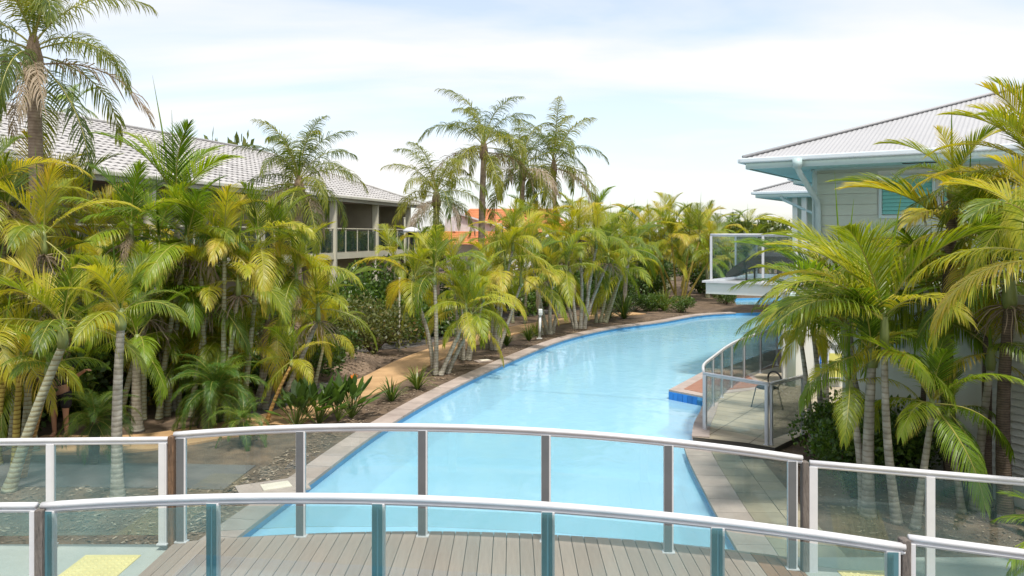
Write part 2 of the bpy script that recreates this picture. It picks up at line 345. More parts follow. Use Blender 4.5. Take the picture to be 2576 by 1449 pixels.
# ochre path along the left bank
op = [(60,1120),(330,1118),(560,1085),(690,1062),(860,1000),(965,955),(1060,905),(1180,862),(1300,830),(1420,808),(1520,796),(1600,788)]
OP = catmull([gp(x,y) for x,y in op], 5)
def ribbon(line, hw): 
    A, B = [], []
    for k, p in enumerate(line):
        q = (line[min(k+1,len(line)-1)]-line[max(k-1,0)]).normalized(); nn = Vector((-q.y,q.x,0)); A.append(p+nn*hw); B.append(p-nn*hw)
    return A, B
def path(name, line, hw, z, m):
    A, B = ribbon(line, hw); b = MB()
    for k in range(len(line)-1): b.face([(B[k].x,B[k].y,z),(B[k+1].x,B[k+1].y,z),(A[k+1].x,A[k+1].y,z),(A[k].x,A[k].y,z)])
    for S_ in (A, B):
        for k in range(len(line)-1): b.face([(S_[k].x,S_[k].y,-.02),(S_[k+1].x,S_[k+1].y,-.02),(S_[k+1].x,S_[k+1].y,z),(S_[k].x,S_[k].y,z)])
    o = b.build(name, m); o['kind'] = 'structure'; return o
path('path', OP, .62, .035, OCHRE)
path('asphalt_path', [Vector(p) for p in ((-16,12.6,0),(-9,12.7,0),(-6,12.6,0),(-4.3,12.5,0))], .62, .012, ASPH)
ap = catmull([gp(x,y) for x,y in ((560,1045),(690,1020),(770,985),(900,880),(1010,868),(1120,835),(1240,800),(1330,790),(1450,775))], 5)
path('asphalt_path', ap, .7, .010, ASPH)
MPTS = []
# mulch mound left of the ochre path
b = MB(); b.sm = True; nx, ny = 34, 26
c0 = gp(880, 925); idx = {}
for i in range(nx+1):
    for j in range(ny+1):
        u, v = i/nx*2-1, j/ny*2-1; x = c0.x-.55+u*1.35+v*.45; y = c0.y+v*2.6-.2
        e = max(0, 1-(u*u+v*v)); e = max(0, e+.25*noise.noise(Vector((x*1.3,y*1.3,3)))); h = .36*min(1,e)**.9+ .06*noise.noise(Vector((x*3.5,y*3.5,0)))*min(1,e*3) - (.03 if e <= 0 else 0)
        b.v.append((x,y,h)); b.t.append(.5)
        if h > .02: MPTS.append((x,y,h))
for i in range(nx):
    for j in range(ny):
        a = i*(ny+1)+j; b.f.append((a,a+ny+1,a+ny+2,a+1)); b.m.append(0)
b.build('garden_mound', MOUND)['kind'] = 'structure'
# wood chips and litter
b = MB()
for k in range(14000):
    if k < 4200: x = random.uniform(3.4, 9); y = random.uniform(8.2, 14)
    elif k < 7000: x = random.uniform(-9, -3.6); y = random.uniform(8.8, 12)
    else:
        q = random.choice(Lc[8:]); x = q.x-random.uniform(.5, 1.1); y = q.y+random.uniform(0,.5)
    zz = 0
    if k % 4 == 0: q = random.choice(MPTS); x, y, zz = q[0]+random.uniform(-.06,.06), q[1]+random.uniform(-.06,.06), q[2]
    if 3.2 < x < 4.35 and y > 8: continue
    s_ = random.uniform(.012,.04); a = random.uniform(0,6.28); w = s_*random.uniform(.25,.5)
    ca, sa = math.cos(a), math.sin(a); z = zz+.012+random.random()*.012; dz = random.uniform(-.01,.012)
    b.face([(x-ca*s_-sa*w, y-sa*s_+ca*w, z), (x+ca*s_-sa*w, y+sa*s_+ca*w, z+dz), (x+ca*s_+sa*w, y+sa*s_-ca*w, z+dz), (x-ca*s_+sa*w, y-sa*s_-ca*w, z)], 0, random.random())
tag(b.build('bark_litter', leaf('bark_chips', [(0,(.05,.03,.02)),(.6,(.2,.14,.09)),(1,(.42,.34,.25))], .05, 0, .9)), 'scattered bark chips and dry leaf litter on the garden beds', 'bark litter', kind='stuff')
# small drain covers in the coping
for (x, y, lab) in ((686,1229,'square cream drain cover set in a grey slab beside the coping, bottom left'),(1215,909,'small white drain cover lying by the coping near the middle of the left bank')):
    p = gp(x,y); t_ = thing('drain_cover', lab, 'drain cover', (p.x,p.y,0), R(28))
    MB().box((0,0,.014),(1.0 if x<900 else .5,.62 if x<900 else .35,.03)).build('slab', COPE, t_)
    MB().box((0.05,0,.036),(.42 if x<900 else .3,.3 if x<900 else .2,.014)).build('lid', mat('drain_lid',(.72,.66,.55),.7), t_)

# ------------------------------------------------------------------ the footbridge in front
def hr(x): return 2.02+.0177*(x+1)**2          # handrail below the eye
def dz_(x): return CZ-hr(x)-1.16               # deck surface height
br = thing('footbridge', 'arched footbridge deck of grey composite boards across the near end of the pool', 'footbridge', (0,0,0))
x = -3.62; k = 0; bw = .137
while x < 2.98:
    m = DECKB if x > 2.42 else DECK
    z0, z1 = dz_(x), dz_(x+bw); sl_ = math.atan2(z1-z0, bw)
    b = MB(); b.box((0,0,-.014),(bw-.007, 2.62+random.uniform(-.003,.003), .028), ry=-sl_); b.build('deck_board', m, br, loc=(x+bw/2, 7.14, (z0+z1)/2)); x += bw
b = MB(); P = [(-3.62+i*.33, dz_(-3.62+i*.33)-.03) for i in range(21)]
for yy in (5.84, 8.455):
    for i in range(20): b.beam((P[i][0],yy,P[i][1]-.13),(P[i+1][0],yy,P[i+1][1]-.13),.05,.26)
b.build('edge_beam', AQUA, br)
b = MB()
for i in range(20): b.beam((P[i][0],7.14,P[i][1]-.06),(P[i+1][0],7.14,P[i+1][1]-.06),2.55,.03)
b.build('deck_soffit', DARK, br)
# approach slabs
b = MB(); b.box((-9.4, 7.0, .24),(11.55, 3.1, .50)); b.build('concrete_path', CONC)['kind'] = 'structure'
b = MB(); b.box((7.5, 7.0, .14),(9.0, 2.9, .50)); b.build('concrete_path', CONC)['kind'] = 'structure'
for (x0, nx_, z, lab) in ((-4.45, 8, .49, 'yellow tactile paving pad on the left approach to the footbridge'),(3.35, 8, .39, 'yellow tactile paving pad on the right approach to the footbridge')):
    t_ = thing('tactile_pad', lab, 'tactile paving', (x0, 5.9, z)); dm = MB(); dm.tube([(0,0,0),(0,0,.008)], [.018,.012], 8); dome = dm.mesh('stud', TACT)
    y1 = 2.35 if x0 < 0 else 2.2
    MB().box((nx_*.07/2, y1/2, .004),(nx_*.07+.02, y1, .008)).build('plate', TACT, t_)
    for i in range(nx_):
        for j in range(int(y1/.07)): link('stud', dome, t_, (.035+i*.07, .035+j*.07, .008))

def balustrade(label, rail, posts, hgt, glassside, postm, rad=.034, pw=.10, gap=.0, group='glass balustrades of the footbridge', bot=.1, gm=None, name='glass_balustrade'):
    """rail: list of points on the handrail centre line; posts: parameters 0..1 by x along it"""
    o = thing(name, label, 'balustrade', (rail[0].x, rail[0].y, rail[0].z-hgt), 0, group); off = o.location
    b = MB(); b.sm = True; b.tube([p-off for p in rail], rad, 14, sq=.8); b.build('handrail', ALU, o)
    b = MB(); b.tube([p-off-Vector((0,0,rad+.008)) for p in rail], .018, 6); b.build('rail_channel', ALU, o)
    L_ = [0]
    for i in range(len(rail)-1): L_.append(L_[-1]+(rail[i+1]-rail[i]).length)
    def at(s):
        for i in range(len(rail)-1):
            if L_[i+1] >= s-1e-9: return rail[i].lerp(rail[i+1], min(1,max(0,(s-L_[i])/(L_[i+1]-L_[i]))))
        return rail[-1]
    PP = [at(s*L_[-1]) for s in posts]
    for i, p in enumerate(PP):
        d = (at(min(L_[-1], posts[i]*L_[-1]+.05))-at(max(0, posts[i]*L_[-1]-.05))); a = math.atan2(d.y, d.x)
        q = p-off; h = hgt-rad-.01
        po = MB().box((0,0,h/2),(pw,.045,h)).build('post', ALU, o, loc=(q.x,q.y,q.z-hgt), rot=(0,0,a)); bevel(po, .004)
        MB().box((-.006,-.0245,h/2),(pw*.78,.006,h-.002)).build('cover_strip', postm, po)
        MB().box((0,0,.006),(pw+.03,.085,.012)).build('base_plate', ALU, po)
    ss = sorted(posts)
    for i in range(len(ss)-1):
        A, B = at(ss[i]*L_[-1])-off, at(ss[i+1]*L_[-1])-off; d = (B-A).normalized(); nn = Vector((-d.y,d.x,0))*glassside
        m_ = pw/2+gap if glassside == 0 else .008
        a0, b0 = A+d*m_+nn, B-d*m_+nn
        bb = MB(); zt, zb = -rad-.025, -hgt+bot; th = Vector((-d.y,d.x,0))*.005
        vs = [a0-th+Vector((0,0,zb)), b0-th+Vector((0,0,zb)), b0-th+Vector((0,0,zt)), a0-th+Vector((0,0,zt)), a0+th+Vector((0,0,zb)), b0+th+Vector((0,0,zb)), b0+th+Vector((0,0,zt)), a0+th+Vector((0,0,zt))]
        bb.v = [tuple(v) for v in vs]; bb.t = [.5]*8; bb.f = [(0,1,2,3),(5,4,7,6),(1,5,6,2),(4,0,3,7),(3,2,6,7),(4,5,1,0)]; bb.m = [0]*6
        bb.build('glass_panel', gm or GLS, o)
    return o
def arch_rail(xs, Y):    # xs range; Y(x)
    return [Vector((x, Y(x), CZ-hr(x))) for x in [xs[0]+(xs[1]-xs[0])*i/40 for i in range(41)]]
YA = lambda x: 8.45-.05*(x+3.6); YB = lambda x: 6.26-.075*(x+3.7)
def params(xpx, Yf, x0, x1):
    out = []
    for q in xpx:
        X = 0
        for _ in range(30): X = px(q, Yf(X))
        out.append(min(1,max(0,(X-x0)/(x1-x0))))
    return out
xa0, xa1 = px(438,8.44), px(2018,8.12)
balustrade('far arched glass balustrade of the footbridge with six dark posts over the pool', arch_rail((xa0,xa1),YA), params((457,757,1063,1372,1680,1993),YA,xa0,xa1), 1.16, 0, POSTF)
xb0, xb1 = px(106,6.26), px(2270,5.8)
balustrade('near arched glass balustrade of the footbridge with six teal posts, nearest the viewer', arch_rail((xb0,xb1),YB), params((125,537,952,1377,1803,2245),YB,xb0,xb1), 1.16, -.035, POSTT, .033, gm=GLSB)
def seg(a, b_, n=6): return [Vector(a).lerp(Vector(b_), i/n) for i in range(n+1)]
a = wp(422,1104,8.4); b_ = wp(-330,1112,8.5)
balustrade('straight glass balustrade of the left approach, the farther of the two', seg(b_, a), [.0,.27,.612,.985], 1.12, 0, ALU, .03, .085, gm=GLSB)
a = wp(2037,1163,8.1); b_ = wp(2930,1238,7.55)
balustrade('straight glass balustrade of the right approach, the farther of the two', seg(a, b_), [.01,.355,.7,1], 1.16, 0, ALU, .03, .085)
a = wp(93,1271,6.25); b_ = wp(-400,1274,6.3)
balustrade('short piece of glass balustrade at the bottom left corner, nearest the viewer', seg(b_, a), [0,.99], 1.12, 0, ALU, .03, .06, gm=GLSB)
a = wp(2285,1352,5.8); b_ = wp(2900,1432,5.5)
balustrade('short piece of glass balustrade at the bottom right corner, nearest the viewer', seg(a, b_), [.01,.8], 1.12, 0, ALU, .03, .06)
for (x, Z, yt, lab) in ((431,8.42,1094,'weathered brown timber post where the far balustrade meets the left approach'),(2026,8.1,1158,'dark brown timber post where the far balustrade meets the right approach'),
                        (100,6.22,1277,'weathered timber post at the left end of the near balustrade'),(2278,5.78,1352,'grey brown timber post at the right end of the near balustrade')):
    p = wp(x, yt, Z); o = MB().box((0,0,.62),(.065,.09,1.24))  .build('timber_post', WOODP if x == 431 else WOODG, None, loc=(p.x,p.y+.02,p.z-1.255)); bevel(o,.008); tag(o, lab, 'post', 'timber posts at the balustrade joints')

# ------------------------------------------------------------------ right terrace, platform, fence
TZ = .10
ter_poly = ccw([(3.35,14.6),(3.62,15.6),(3.98,16.6),(4.30,17.6),(4.8,18.6),(5.9,20.8),(9.8,24.5),(14,24),(14,19),(8,17),(5.6,14.95),(4.62,13.86),(4.2,14.2)])
b = MB(); b.prism(ter_poly, -.5, TZ-.012); o = b.build('terrace', GROUT); o['kind'] = 'structure'
from mathutils.geometry import intersect_point_line
def inside(p, poly):
    c = False; j = len(poly)-1
    for i in range(len(poly)):
        if ((poly[i][1] > p[1]) != (poly[j][1] > p[1])) and (p[0] < (poly[j][0]-poly[i][0])*(p[1]-poly[i][1])/(poly[j][1]-poly[i][1])+poly[i][0]): c = not c
        j = i
    return c
def clip_poly(poly, sub):
    """clip convex 'sub' against half-planes is not enough for a concave outline: keep tiles whose corners are all inside"""
    return all(inside(p, poly) for p in sub)
tt = bpy.data.objects['terrace']; du, dv = Vector((.83,-.56)), Vector((.56,.83))
for i in range(-2, 14):
    for j in range(-3, 22):
        o2 = Vector((3.3,15.6))+du*i*.8+dv*j*.4
        sub = [o2+du*.006+dv*.006, o2+du*.794+dv*.006, o2+du*.794+dv*.394, o2+du*.006+dv*.394]
        # shrink partial tiles at the rim by clipping their corners towards the centre
        if not any(inside(p, ter_poly) for p in sub): continue
        r_ = delaunay_2d_cdt([Vector(p) for p in ter_poly]+[Vector(p) for p in ccw([(q.x,q.y) for q in sub])], [], [list(range(len(ter_poly))), list(range(len(ter_poly), len(ter_poly)+4))], 0, 1e-6)
        fs = [f for f, s_ in zip(r_[2], r_[5]) if 0 in s_ and 1 in s_]
        if not fs: continue
        me = bpy.data.meshes.new('paver'); me.from_pydata([(v.x,v.y,TZ) for v in r_[0]], [], [tuple(f) for f in fs]); me.materials.append(TERR); me.update()
        o = link('paver', me, tt)
tl = [Vector((*p,0)) for p in [(4.30,17.6),(3.98,16.6),(3.62,15.6),(3.35,14.6)]][::-1]
cop3 = thing('pool_coping', 'brown coping stones round the pool side of the right terrace', 'pool coping')
strip_pieces('coping_stone', '', catmull(tl,4)[::-1][::-1], -.28 if False else -.30, .02, .5, TZ-.04, TZ+.022, COPE, cop3)
fr_l = [Vector((3.33,14.62,0)), Vector((4.6,13.9,0))]
MB().prism([(3.35,14.57),(4.62,13.83),(4.62,13.75),(3.3,14.47)], -.5, .0).build('terrace_tile_band', TILEB)['kind'] = 'structure'
pl = thing('pool_platform', 'low platform jutting into the pool with red brown decking and blue tiles below', 'platform', (3.78,19.0,0))
pp = [(3.78,19.0),(4.40,18.25),(6.2,19.2),(6.6,22.5),(5.2,21.5)]
off = Vector((3.78,19.0))
b = MB(); b.prism([(p[0]-off.x,p[1]-off.y) for p in pp], -1.3, TZ-.03); b.build('base', TILEBAND, pl)
ins = [(4.15,19.05),(4.47,18.62),(6.1,19.4),(6.4,22.1),(5.3,21.1)]
b = MB(); b.prism([(p[0]-off.x,p[1]-off.y) for p in pp], TZ-.03, TZ+.012); b.build('coping_frame', COPE, pl)
b = MB(); b.prism([(p[0]-off.x,p[1]-off.y) for p in ins], TZ+.0, TZ+.02); b.build('red_decking', REDDECK, pl)
for (a, c) in (((3.78,19.0),(4.40,18.25)),((5.2,21.5),(3.78,19.0))):
    a, c = Vector((*a,0)), Vector((*c,0)); d = (c-a); nn = int(d.length/.14); d.normalize(); nr = Vector((-d.y,d.x,0)); nr = -nr if nr.dot(Vector((-1,-1,0))) < 0 else nr
    for i in range(nn):
        q = a+d*(i+.5)*(.14)+nr*.008-Vector((off.x,off.y,0))
        MB().box((q.x,q.y,-.03),(.128,.012,.18), math.atan2(d.y,d.x)).build('tile', TILEB, pl)
rc = catmull([Vector((3.68,15.12,1.2)),Vector((3.92,16.1,1.2)),Vector((4.45,17.3,1.2)),Vector((5.1,18.7,1.2)),Vector((5.75,19.9,1.2)),Vector((6.7,21.3,1.2)),Vector((7.6,22.6,1.2))],6)
balustrade('curved glass pool fence round the water side of the right terrace', rc, [0,.12,.25,.38,.52,.66,.82,1], 1.1, 0, POSTF, .026, .05, group='glass fences of the right terrace', gm=GLS)
balustrade('low glass fence across the front of the right terrace', seg((3.68,15.1,1.2),(4.57,14.02,1.2)), [0.02,.97], 1.1, 0, ALU, .026, .06, group='glass fences of the right terrace', gm=GLS)
balustrade('short glass gate panel at the right corner of the terrace fence', seg((4.6,14.04,1.2),(5.5,14.85,1.2)), [0.03,.97], 1.1, 0, ALU, .026, .06, group='glass fences of the right terrace', gm=GLS)

# ------------------------------------------------------------------ right houses
D = Vector((.829,-.559,0)); Nn = Vector((.559,.829,0)); rzD = math.atan2(D.y, D.x)
def corrugated(corner, d, nrm, length, depth, z, pitch=.36, sgn=1):
    b = MB(); step = .019; nst = int(length/step)
    pr = None
    for i in range(nst+1):
        u = i*step; v1 = min(u, depth); h = .009*math.sin(u/.11*2*math.pi)
        a = corner+d*u+Vector((0,0,z+h)); c = corner+d*u+nrm*v1+Vector((0,0,z+h+pitch*v1))
        if pr: b.face([pr[0], a, c, pr[1]] if sgn > 0 else [a, pr[0], pr[1], c])
        pr = (a, c)
    return b
def hip_house(label, corner, len1, len2, ez, depth, oh, name='house', wall=True):
    h = thing(name, label, 'house', (corner.x, corner.y, 0)); C0 = Vector((0,0,0))
    corrugated(C0, D, Nn, len1, depth, ez).build('roof_sheet', METAL, h)
    corrugated(C0, Nn, D, len2, depth, ez, sgn=-1).build('roof_sheet', METAL, h)
    hip = D*depth+Nn*depth+Vector((0,0,ez+.36*depth+.045))
    b = MB(); b.sm = True; b.tube([(0,0,ez+.04), hip], .085, 8, sq=.5); b.build('hip_capping', METAL, h)
    b = MB(); b.tube([hip, hip+D*(len1-depth)], .085, 8, sq=.5); b.build('ridge_capping', METAL, h)
    for (dd, ln, nn) in ((D, len1, Nn), (Nn, len2, D)):
        a = Vector((0,0,ez-.07))-nn*.07-dd*.07; g = MB(); g.beam(a, a+dd*(ln+.14), .13, .13); g.sm = False; bevel(g.build('gutter', GUTT, h), .03, 3)
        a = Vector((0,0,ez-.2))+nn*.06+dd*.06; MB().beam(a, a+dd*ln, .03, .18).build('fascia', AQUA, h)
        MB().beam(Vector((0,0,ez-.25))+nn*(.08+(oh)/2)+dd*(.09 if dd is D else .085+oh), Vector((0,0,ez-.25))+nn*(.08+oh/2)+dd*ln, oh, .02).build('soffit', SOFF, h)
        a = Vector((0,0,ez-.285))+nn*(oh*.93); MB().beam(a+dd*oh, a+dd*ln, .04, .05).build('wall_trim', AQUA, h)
    return h
cor = Vector((6.16,21.0,0)); EZ = CZ+2.03
h1 = hip_house('cream weatherboard house with a white corrugated hip roof, right of the pool', cor, 13.5, 11, EZ, 6.6, 1.5)
wc = D*1.5+Nn*1.5       # wall corner, local
ft = EZ-.27
b = MB()
pw_ = [wc, wc+D*12, wc+D*12+Nn*9, wc+Nn*9]
b.prism([(p.x,p.y) for p in pw_], 0, ft); b.build('wall', WHITEW, h1)
# weatherboards on the upper storey, front and side
zb = 2.65
k = 0; z = zb
win = [(wc+D*1.62, 1.25), (wc+D*3.02, 1.25)]
wz0, wz1 = CZ+.42, CZ+1.52
while z < ft-.02:
    z1 = min(z+.285, ft); zm = (z+z1)/2
    spans = [(0, 12.0)]
    if z1 > wz0+.1 and z < wz1: spans = [(0, 1.55), (4.42, 12.0)]
    for (s0, s1) in spans:
        a = wc-Nn*.016+Vector((0,0,zm)); o = MB().beam(a+D*s0, a+D*s1, .028, z1-z-.010, up=(0,0,1)).build('weatherboard', CREAM, h1)
    a = wc-D*.016+Vector((0,0,zm)); MB().beam(a-Nn*.03, a+Nn*9, .028, z1-z-.010).build('weatherboard', CREAM, h1)
    z = z1
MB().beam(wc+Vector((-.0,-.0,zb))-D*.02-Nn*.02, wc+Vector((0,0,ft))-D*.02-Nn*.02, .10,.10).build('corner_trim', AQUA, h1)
MB().beam(wc-Nn*.03+Vector((0,0,zb-.06))-D*.1, wc-Nn*.03+D*12+Vector((0,0,zb-.06)), .10, .14).build('floor_trim', WHITEW, h1)
for i in range(2):
    wo_ = wc+D*(1.62+1.4*i+.62)-Nn*.03
    w = MB(); wd = 1.3; hh = wz1-wz0
    for (zz, hgt_) in ((0,.07),(hh-.07,.07)): w.box((0,0,zz+hgt_/2),(wd,.09,hgt_))
    for sx in (-1,1): w.box((sx*(wd/2-.035),0,hh/2),(.07,.09,hh-.14))
    wf = w.build('window', AQUA, h1, loc=(wo_.x,wo_.y,wz0), rot=(0,0,rzD))
    MB().box((0,.035,hh/2),(wd-.14,.01,hh-.14)).build('pane', DKWIN, wf)
    ns = 9
    for j in range(ns): MB().box((0,-.0,.1+(hh-.2)*(j+.5)/ns),(wd-.16,.012,(hh-.2)/ns*1.02), rx=R(-22)).build('shutter_slat', SHUT, wf)
# soffit vent, downpipe
MB().box((0,0,0),(.75,.22,.012), rzD).build('soffit_vent', BLACK, h1, loc=wc+D*2.6-Nn*.65+Vector((0,0,EZ-.268)))
dp = [D*1.43+Vector((0,0,EZ-.12))-Nn*.1, D*1.43+Vector((0,0,EZ-.34))-Nn*.09, D*1.46+Vector((0,0,EZ-.48))+Nn*.05, D*1.6+Nn*1.22+Vector((0,0,EZ-1.12)), D*1.6+Nn*1.36+Vector((0,0,EZ-1.34)), D*1.6+Nn*1.37+Vector((0,0,.2))]
b = MB(); b.sm = True; b.tube(dp, .075, 12); b.build('downpipe', AQUA, h1)
b = MB(); b.sm = True; b.tube([D*1.43-Nn*.14+Vector((0,0,EZ-.10)), D*1.43-Nn*.14+Vector((0,0,EZ-.33))], .12, 14); b.build('rainwater_head', AQUA, h1)
# balcony on the pool side: slab, columns, rail
bal = thing('balcony', 'white upper balcony jutting over the terrace with posts and clear glass', 'balcony', (cor.x, cor.y, 0))
FZ = 2.60
def uv(u, v, z=0): return D*u+Nn*v+Vector((0,0,z))
q = [uv(-1.0,-.08), uv(1.45,-.08), uv(1.45,4.3), uv(-1.0,4.3)]
b = MB(); b.prism([(p.x,p.y) for p in q], FZ-.36, FZ-.06); b.build('slab', WHITEW, bal)
q = [uv(-1.08,-.16), uv(1.48,-.16), uv(1.48,4.38), uv(-1.08,4.38)]
b = MB(); b.prism([(p.x,p.y) for p in q], FZ-.056, FZ); b.build('edge_trim', ALU, bal)
for (u, v) in ((1.0,.9),(1.0,2.6)): MB().box((0,0,(FZ-.37)/2),(.22,.22,FZ-.37), rzD).build('column', WHITEW, bal, loc=uv(u,v))
for (u, v) in ((1.3,4.0),): MB().box((0,0,(EZ-.27-FZ)/2),(.14,.14,EZ-.27-FZ), rzD).build('column', WHITEW, bal, loc=uv(u,v,FZ))
W_ = lambda u, v, z: cor+uv(u,v,z)
balustrade('clear glass rail along the front of the white upper balcony', seg(W_(-.9,0,CZ-.0), W_(1.4,0,CZ)), [0.01,.62,.99], CZ-FZ, 0, ALU, .03, .06, group='rails of the upper balcony', gm=GLS2)
balustrade('clear glass rail along the pool side of the white upper balcony', seg(W_(-.9,.05,CZ-.0), W_(-.9,4.2,CZ)), [.5,.99], CZ-FZ, 0, ALU, .03, .06, group='rails of the upper balcony', gm=GLS2)
# curved wicker lounge on the balcony
lg = thing('curved_lounger', 'black wicker arched lounger lying on the white upper balcony', 'lounger', W_(-.62,.9,FZ), rzD-R(4))
b = MB(); n_ = 26; tp = []
for i in range(n_+1):
    s = i/n_; xx = s*2.5; zz = .10+.50*math.sin(math.pi*min(1,s*1.02))**.9 if s < 1 else .10
    tp.append((xx, zz, .05+.11*math.sin(math.pi*s)**.5 if 0 < s < 1 else .04))
for i in range(n_):
    (x0,z0,t0),(x1,z1,t1) = tp[i], tp[i+1]
    for y0, y1 in ((-.38,.38),):
        A=[(x0,y0,z0+t0),(x1,y0,z1+t1),(x1,y1,z1+t1),(x0,y1,z0+t0)]; B=[(x0,y0,z0-t0),(x1,y0,z1-t1),(x1,y1,z1-t1),(x0,y1,z0-t0)]
        b.face(A); b.face(B[::-1]); b.face([A[0],B[0],B[1],A[1]]); b.face([A[3],A[2],B[2],B[3]])
        if i == 0: b.face([A[0],A[3],B[3],B[0]])
        if i == n_-1: b.face([A[1],B[1],B[2],A[2]])
b.build('wicker_seat', WICK, lg)
for (xx, yy) in ((.55,-.3),(.55,.3),(1.9,-.3),(1.9,.3)): MB().box((xx,yy,.22),(.04,.04,.44)).build('leg', WICK, lg)
# ground floor wall behind the terrace with downpipe and sign
gw = thing('rendered_wall', 'white rendered ground floor wall behind the terrace, carrying the CPR sign', 'wall', (6.75,19.6,0), R(-8))
MB().box((1.6,.12,1.25),(3.2,.24,2.3)).build('wall_panel', WHITEW, gw); b = MB(); b.sm = True; b.tube([(.18,-.07,.1),(.18,-.07,2.4)], .10, 14); b.build('pipe', AQUA, gw)
MB().box((1.6,.10,2.44),(3.3,.34,.08)).build('capping', ALU, gw)
p = wp(2092, 906, 19.3)
sg = thing('cpr_sign', 'white CPR sign with blue and yellow panels on the wall behind the terrace', 'sign', (p.x, p.y, p.z-.42), R(-8))
MB().box((0,0,.42),(.60,.02,.86)).build('board', mat('sign_white',(.78,.82,.86),.4), sg)
MB().box((-.19,-.012,.30),(.19,.006,.58)).build('blue_panel', mat('sign_blue',(.02,.14,.50),.4), sg)
MB().box((.11,-.012,.30),(.34,.006,.58)).build('yellow_panel', mat('sign_yellow',(.75,.72,.20),.4), sg)
b = MB()
for j in range(7): b.box((-.19,-.017,.06+j*.08),(.14,.004,.022), rx=0, ry=R(10))
b.build('pictogram', mat('sign_pale_blue',(.25,.5,.85),.4), sg)
def text(s_, size, loc, m, parent, name='lettering'):
    cu = bpy.data.curves.new(name, 'FONT'); cu.body = s_; cu.size = size; cu.extrude = .001; cu.align_x = 'LEFT'; cu.materials.append(m)
    tmp = bpy.data.objects.new('tmp', cu); COL.objects.link(tmp); dg = bpy.context.evaluated_depsgraph_get()
    me = bpy.data.meshes.new_from_object(tmp.evaluated_get(dg)); bpy.data.objects.remove(tmp)
    return link(name, me, parent, loc, (R(90),0,0))
INK = mat('sign_ink', (.04,.05,.08), .5)
text('CPR', .17, (-.28,-.014,.68), INK, sg)
b = MB()
for j in range(3): b.box((.16,-.012,.78-j*.035),(.2-.03*j,.004,.012))
b.build('small_print', INK, sg)
# single storey wing at the right with louvres
A0, A1 = Vector((5.95,14.2,0)), Vector((7.55,10.1,0)); wd_ = (A1-A0).normalized(); wn = Vector((-wd_.y, wd_.x, 0)); wn = wn if wn.x > 0 else -wn
wg = thing('house_wing', 'white rendered single storey wing with a louvred screen behind the right palms', 'house wing', (A0.x, A0.y, 0))
Lw = (A1-A0).length+4
b = MB(); q = [Vector((0,0,0)), wd_*Lw, wd_*Lw+wn*7, wn*7]; b.prism([(p.x,p.y) for p in q], 0, 2.85); b.build('wall', WHITEW, wg)
b = MB(); q = [-wn*.1-wd_*.1, wd_*Lw-wn*.1, wd_*Lw+wn*7, wn*7-wd_*.1]; b.prism([(p.x,p.y) for p in q], 2.853, 3.0); b.build('parapet', ALU, wg)
rw = math.atan2(wd_.y, wd_.x); s0 = 2.80
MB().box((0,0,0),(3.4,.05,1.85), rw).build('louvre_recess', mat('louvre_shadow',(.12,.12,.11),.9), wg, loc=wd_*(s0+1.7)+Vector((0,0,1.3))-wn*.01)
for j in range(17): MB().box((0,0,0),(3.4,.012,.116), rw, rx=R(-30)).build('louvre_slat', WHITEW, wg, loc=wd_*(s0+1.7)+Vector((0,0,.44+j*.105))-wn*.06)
for e in (-.03, 3.43): MB().box((0,0,0),(.06,.1,1.95), rw).build('louvre_frame', WHITEW, wg, loc=wd_*(s0+e)+Vector((0,0,1.3))-wn*.05)
b = MB().box((0,0,0),(.9,.06,.42), rw).build('window', AQUA, wg, loc=wd_*.9+Vector((0,0,2.2))-wn*.02); MB().box((0,0,0),(.8,.02,.32), rw).build('pane', DKWIN, b, loc=-wn*.035)
# chair on the terrace
ch = thing('cafe_chair', 'black cafe chair with a rounded back on the terrace beside the white wall', 'chair', (5.5,17.0,TZ), R(200))
b = MB(); b.sm = True; b.tube([(.0,0,.44),(0,0,.47)], [.22,.22], 16); b.build('seat', BLACK, ch)
b = MB(); b.sm = True; b.tube([(-.2+.0,.2*math.cos(a_)*1.1,.62+.16*math.sin(a_)) for a_ in [i*math.pi/10 for i in range(11)]], .02, 8); b.tube([(-.2,-.22,.62),(-.16,-.16,.45)], .014, 6); b.tube([(-.2,.22,.62),(-.16,.16,.45)], .014, 6); b.build('backrest', WICK, ch)
for (xx,yy) in ((-.16,-.16),(-.16,.16),(.16,-.16),(.16,.16)): b = MB(); b.tube([(xx,yy,.45),(xx*1.5,yy*1.4,0)], .012, 6); b.build('leg', BLACK, ch)
# the second and third houses behind
c2 = Vector((11.3,36.8,0)); h2 = hip_house('farther white hip roofed house seen past the corner of the nearer one', c2, 13, 10, CZ+2.0, 5.0, 1.2)
b = MB(); w2 = D*1.4+Nn*1.4; q = [w2, w2+D*11, w2+D*11+Nn*8, w2+Nn*8]; b.prism([(p.x,p.y) for p in q], 0, CZ+1.73); b.build('wall', CREAM, h2)
b = MB(); b.tube([D*1.2+Vector((0,0,CZ+1.75)), D*1.3+Nn*.1+Vector((0,0,CZ+1.6)), D*3.4+Nn*.9+Vector((0,0,CZ+.5)), D*3.45+Nn*.9+Vector((0,0,.1))], .07, 8); b.build('downpipe', AQUA, h2)
for u in (1.75, 2.15): MB().box((0,0,(CZ+1.7)/2),(.22,.22,CZ+1.7), rzD).build('column', WHITEW, h2, loc=D*u+Nn*.5)
c3 = Vector((10.1,28.5,0)); h3 = hip_house('small white eave of the middle house between the two hip roofs on the right', c3, 6, 5, CZ+2.1, 2.0, .8)
b = MB(); w3 = D*1.0+Nn*1.0; q = [w3, w3+D*5, w3+D*5+Nn*4, w3+Nn*4]; b.prism([(p.x,p.y) for p in q], 0, CZ+1.8); b.build('wall', CREAM, h3)

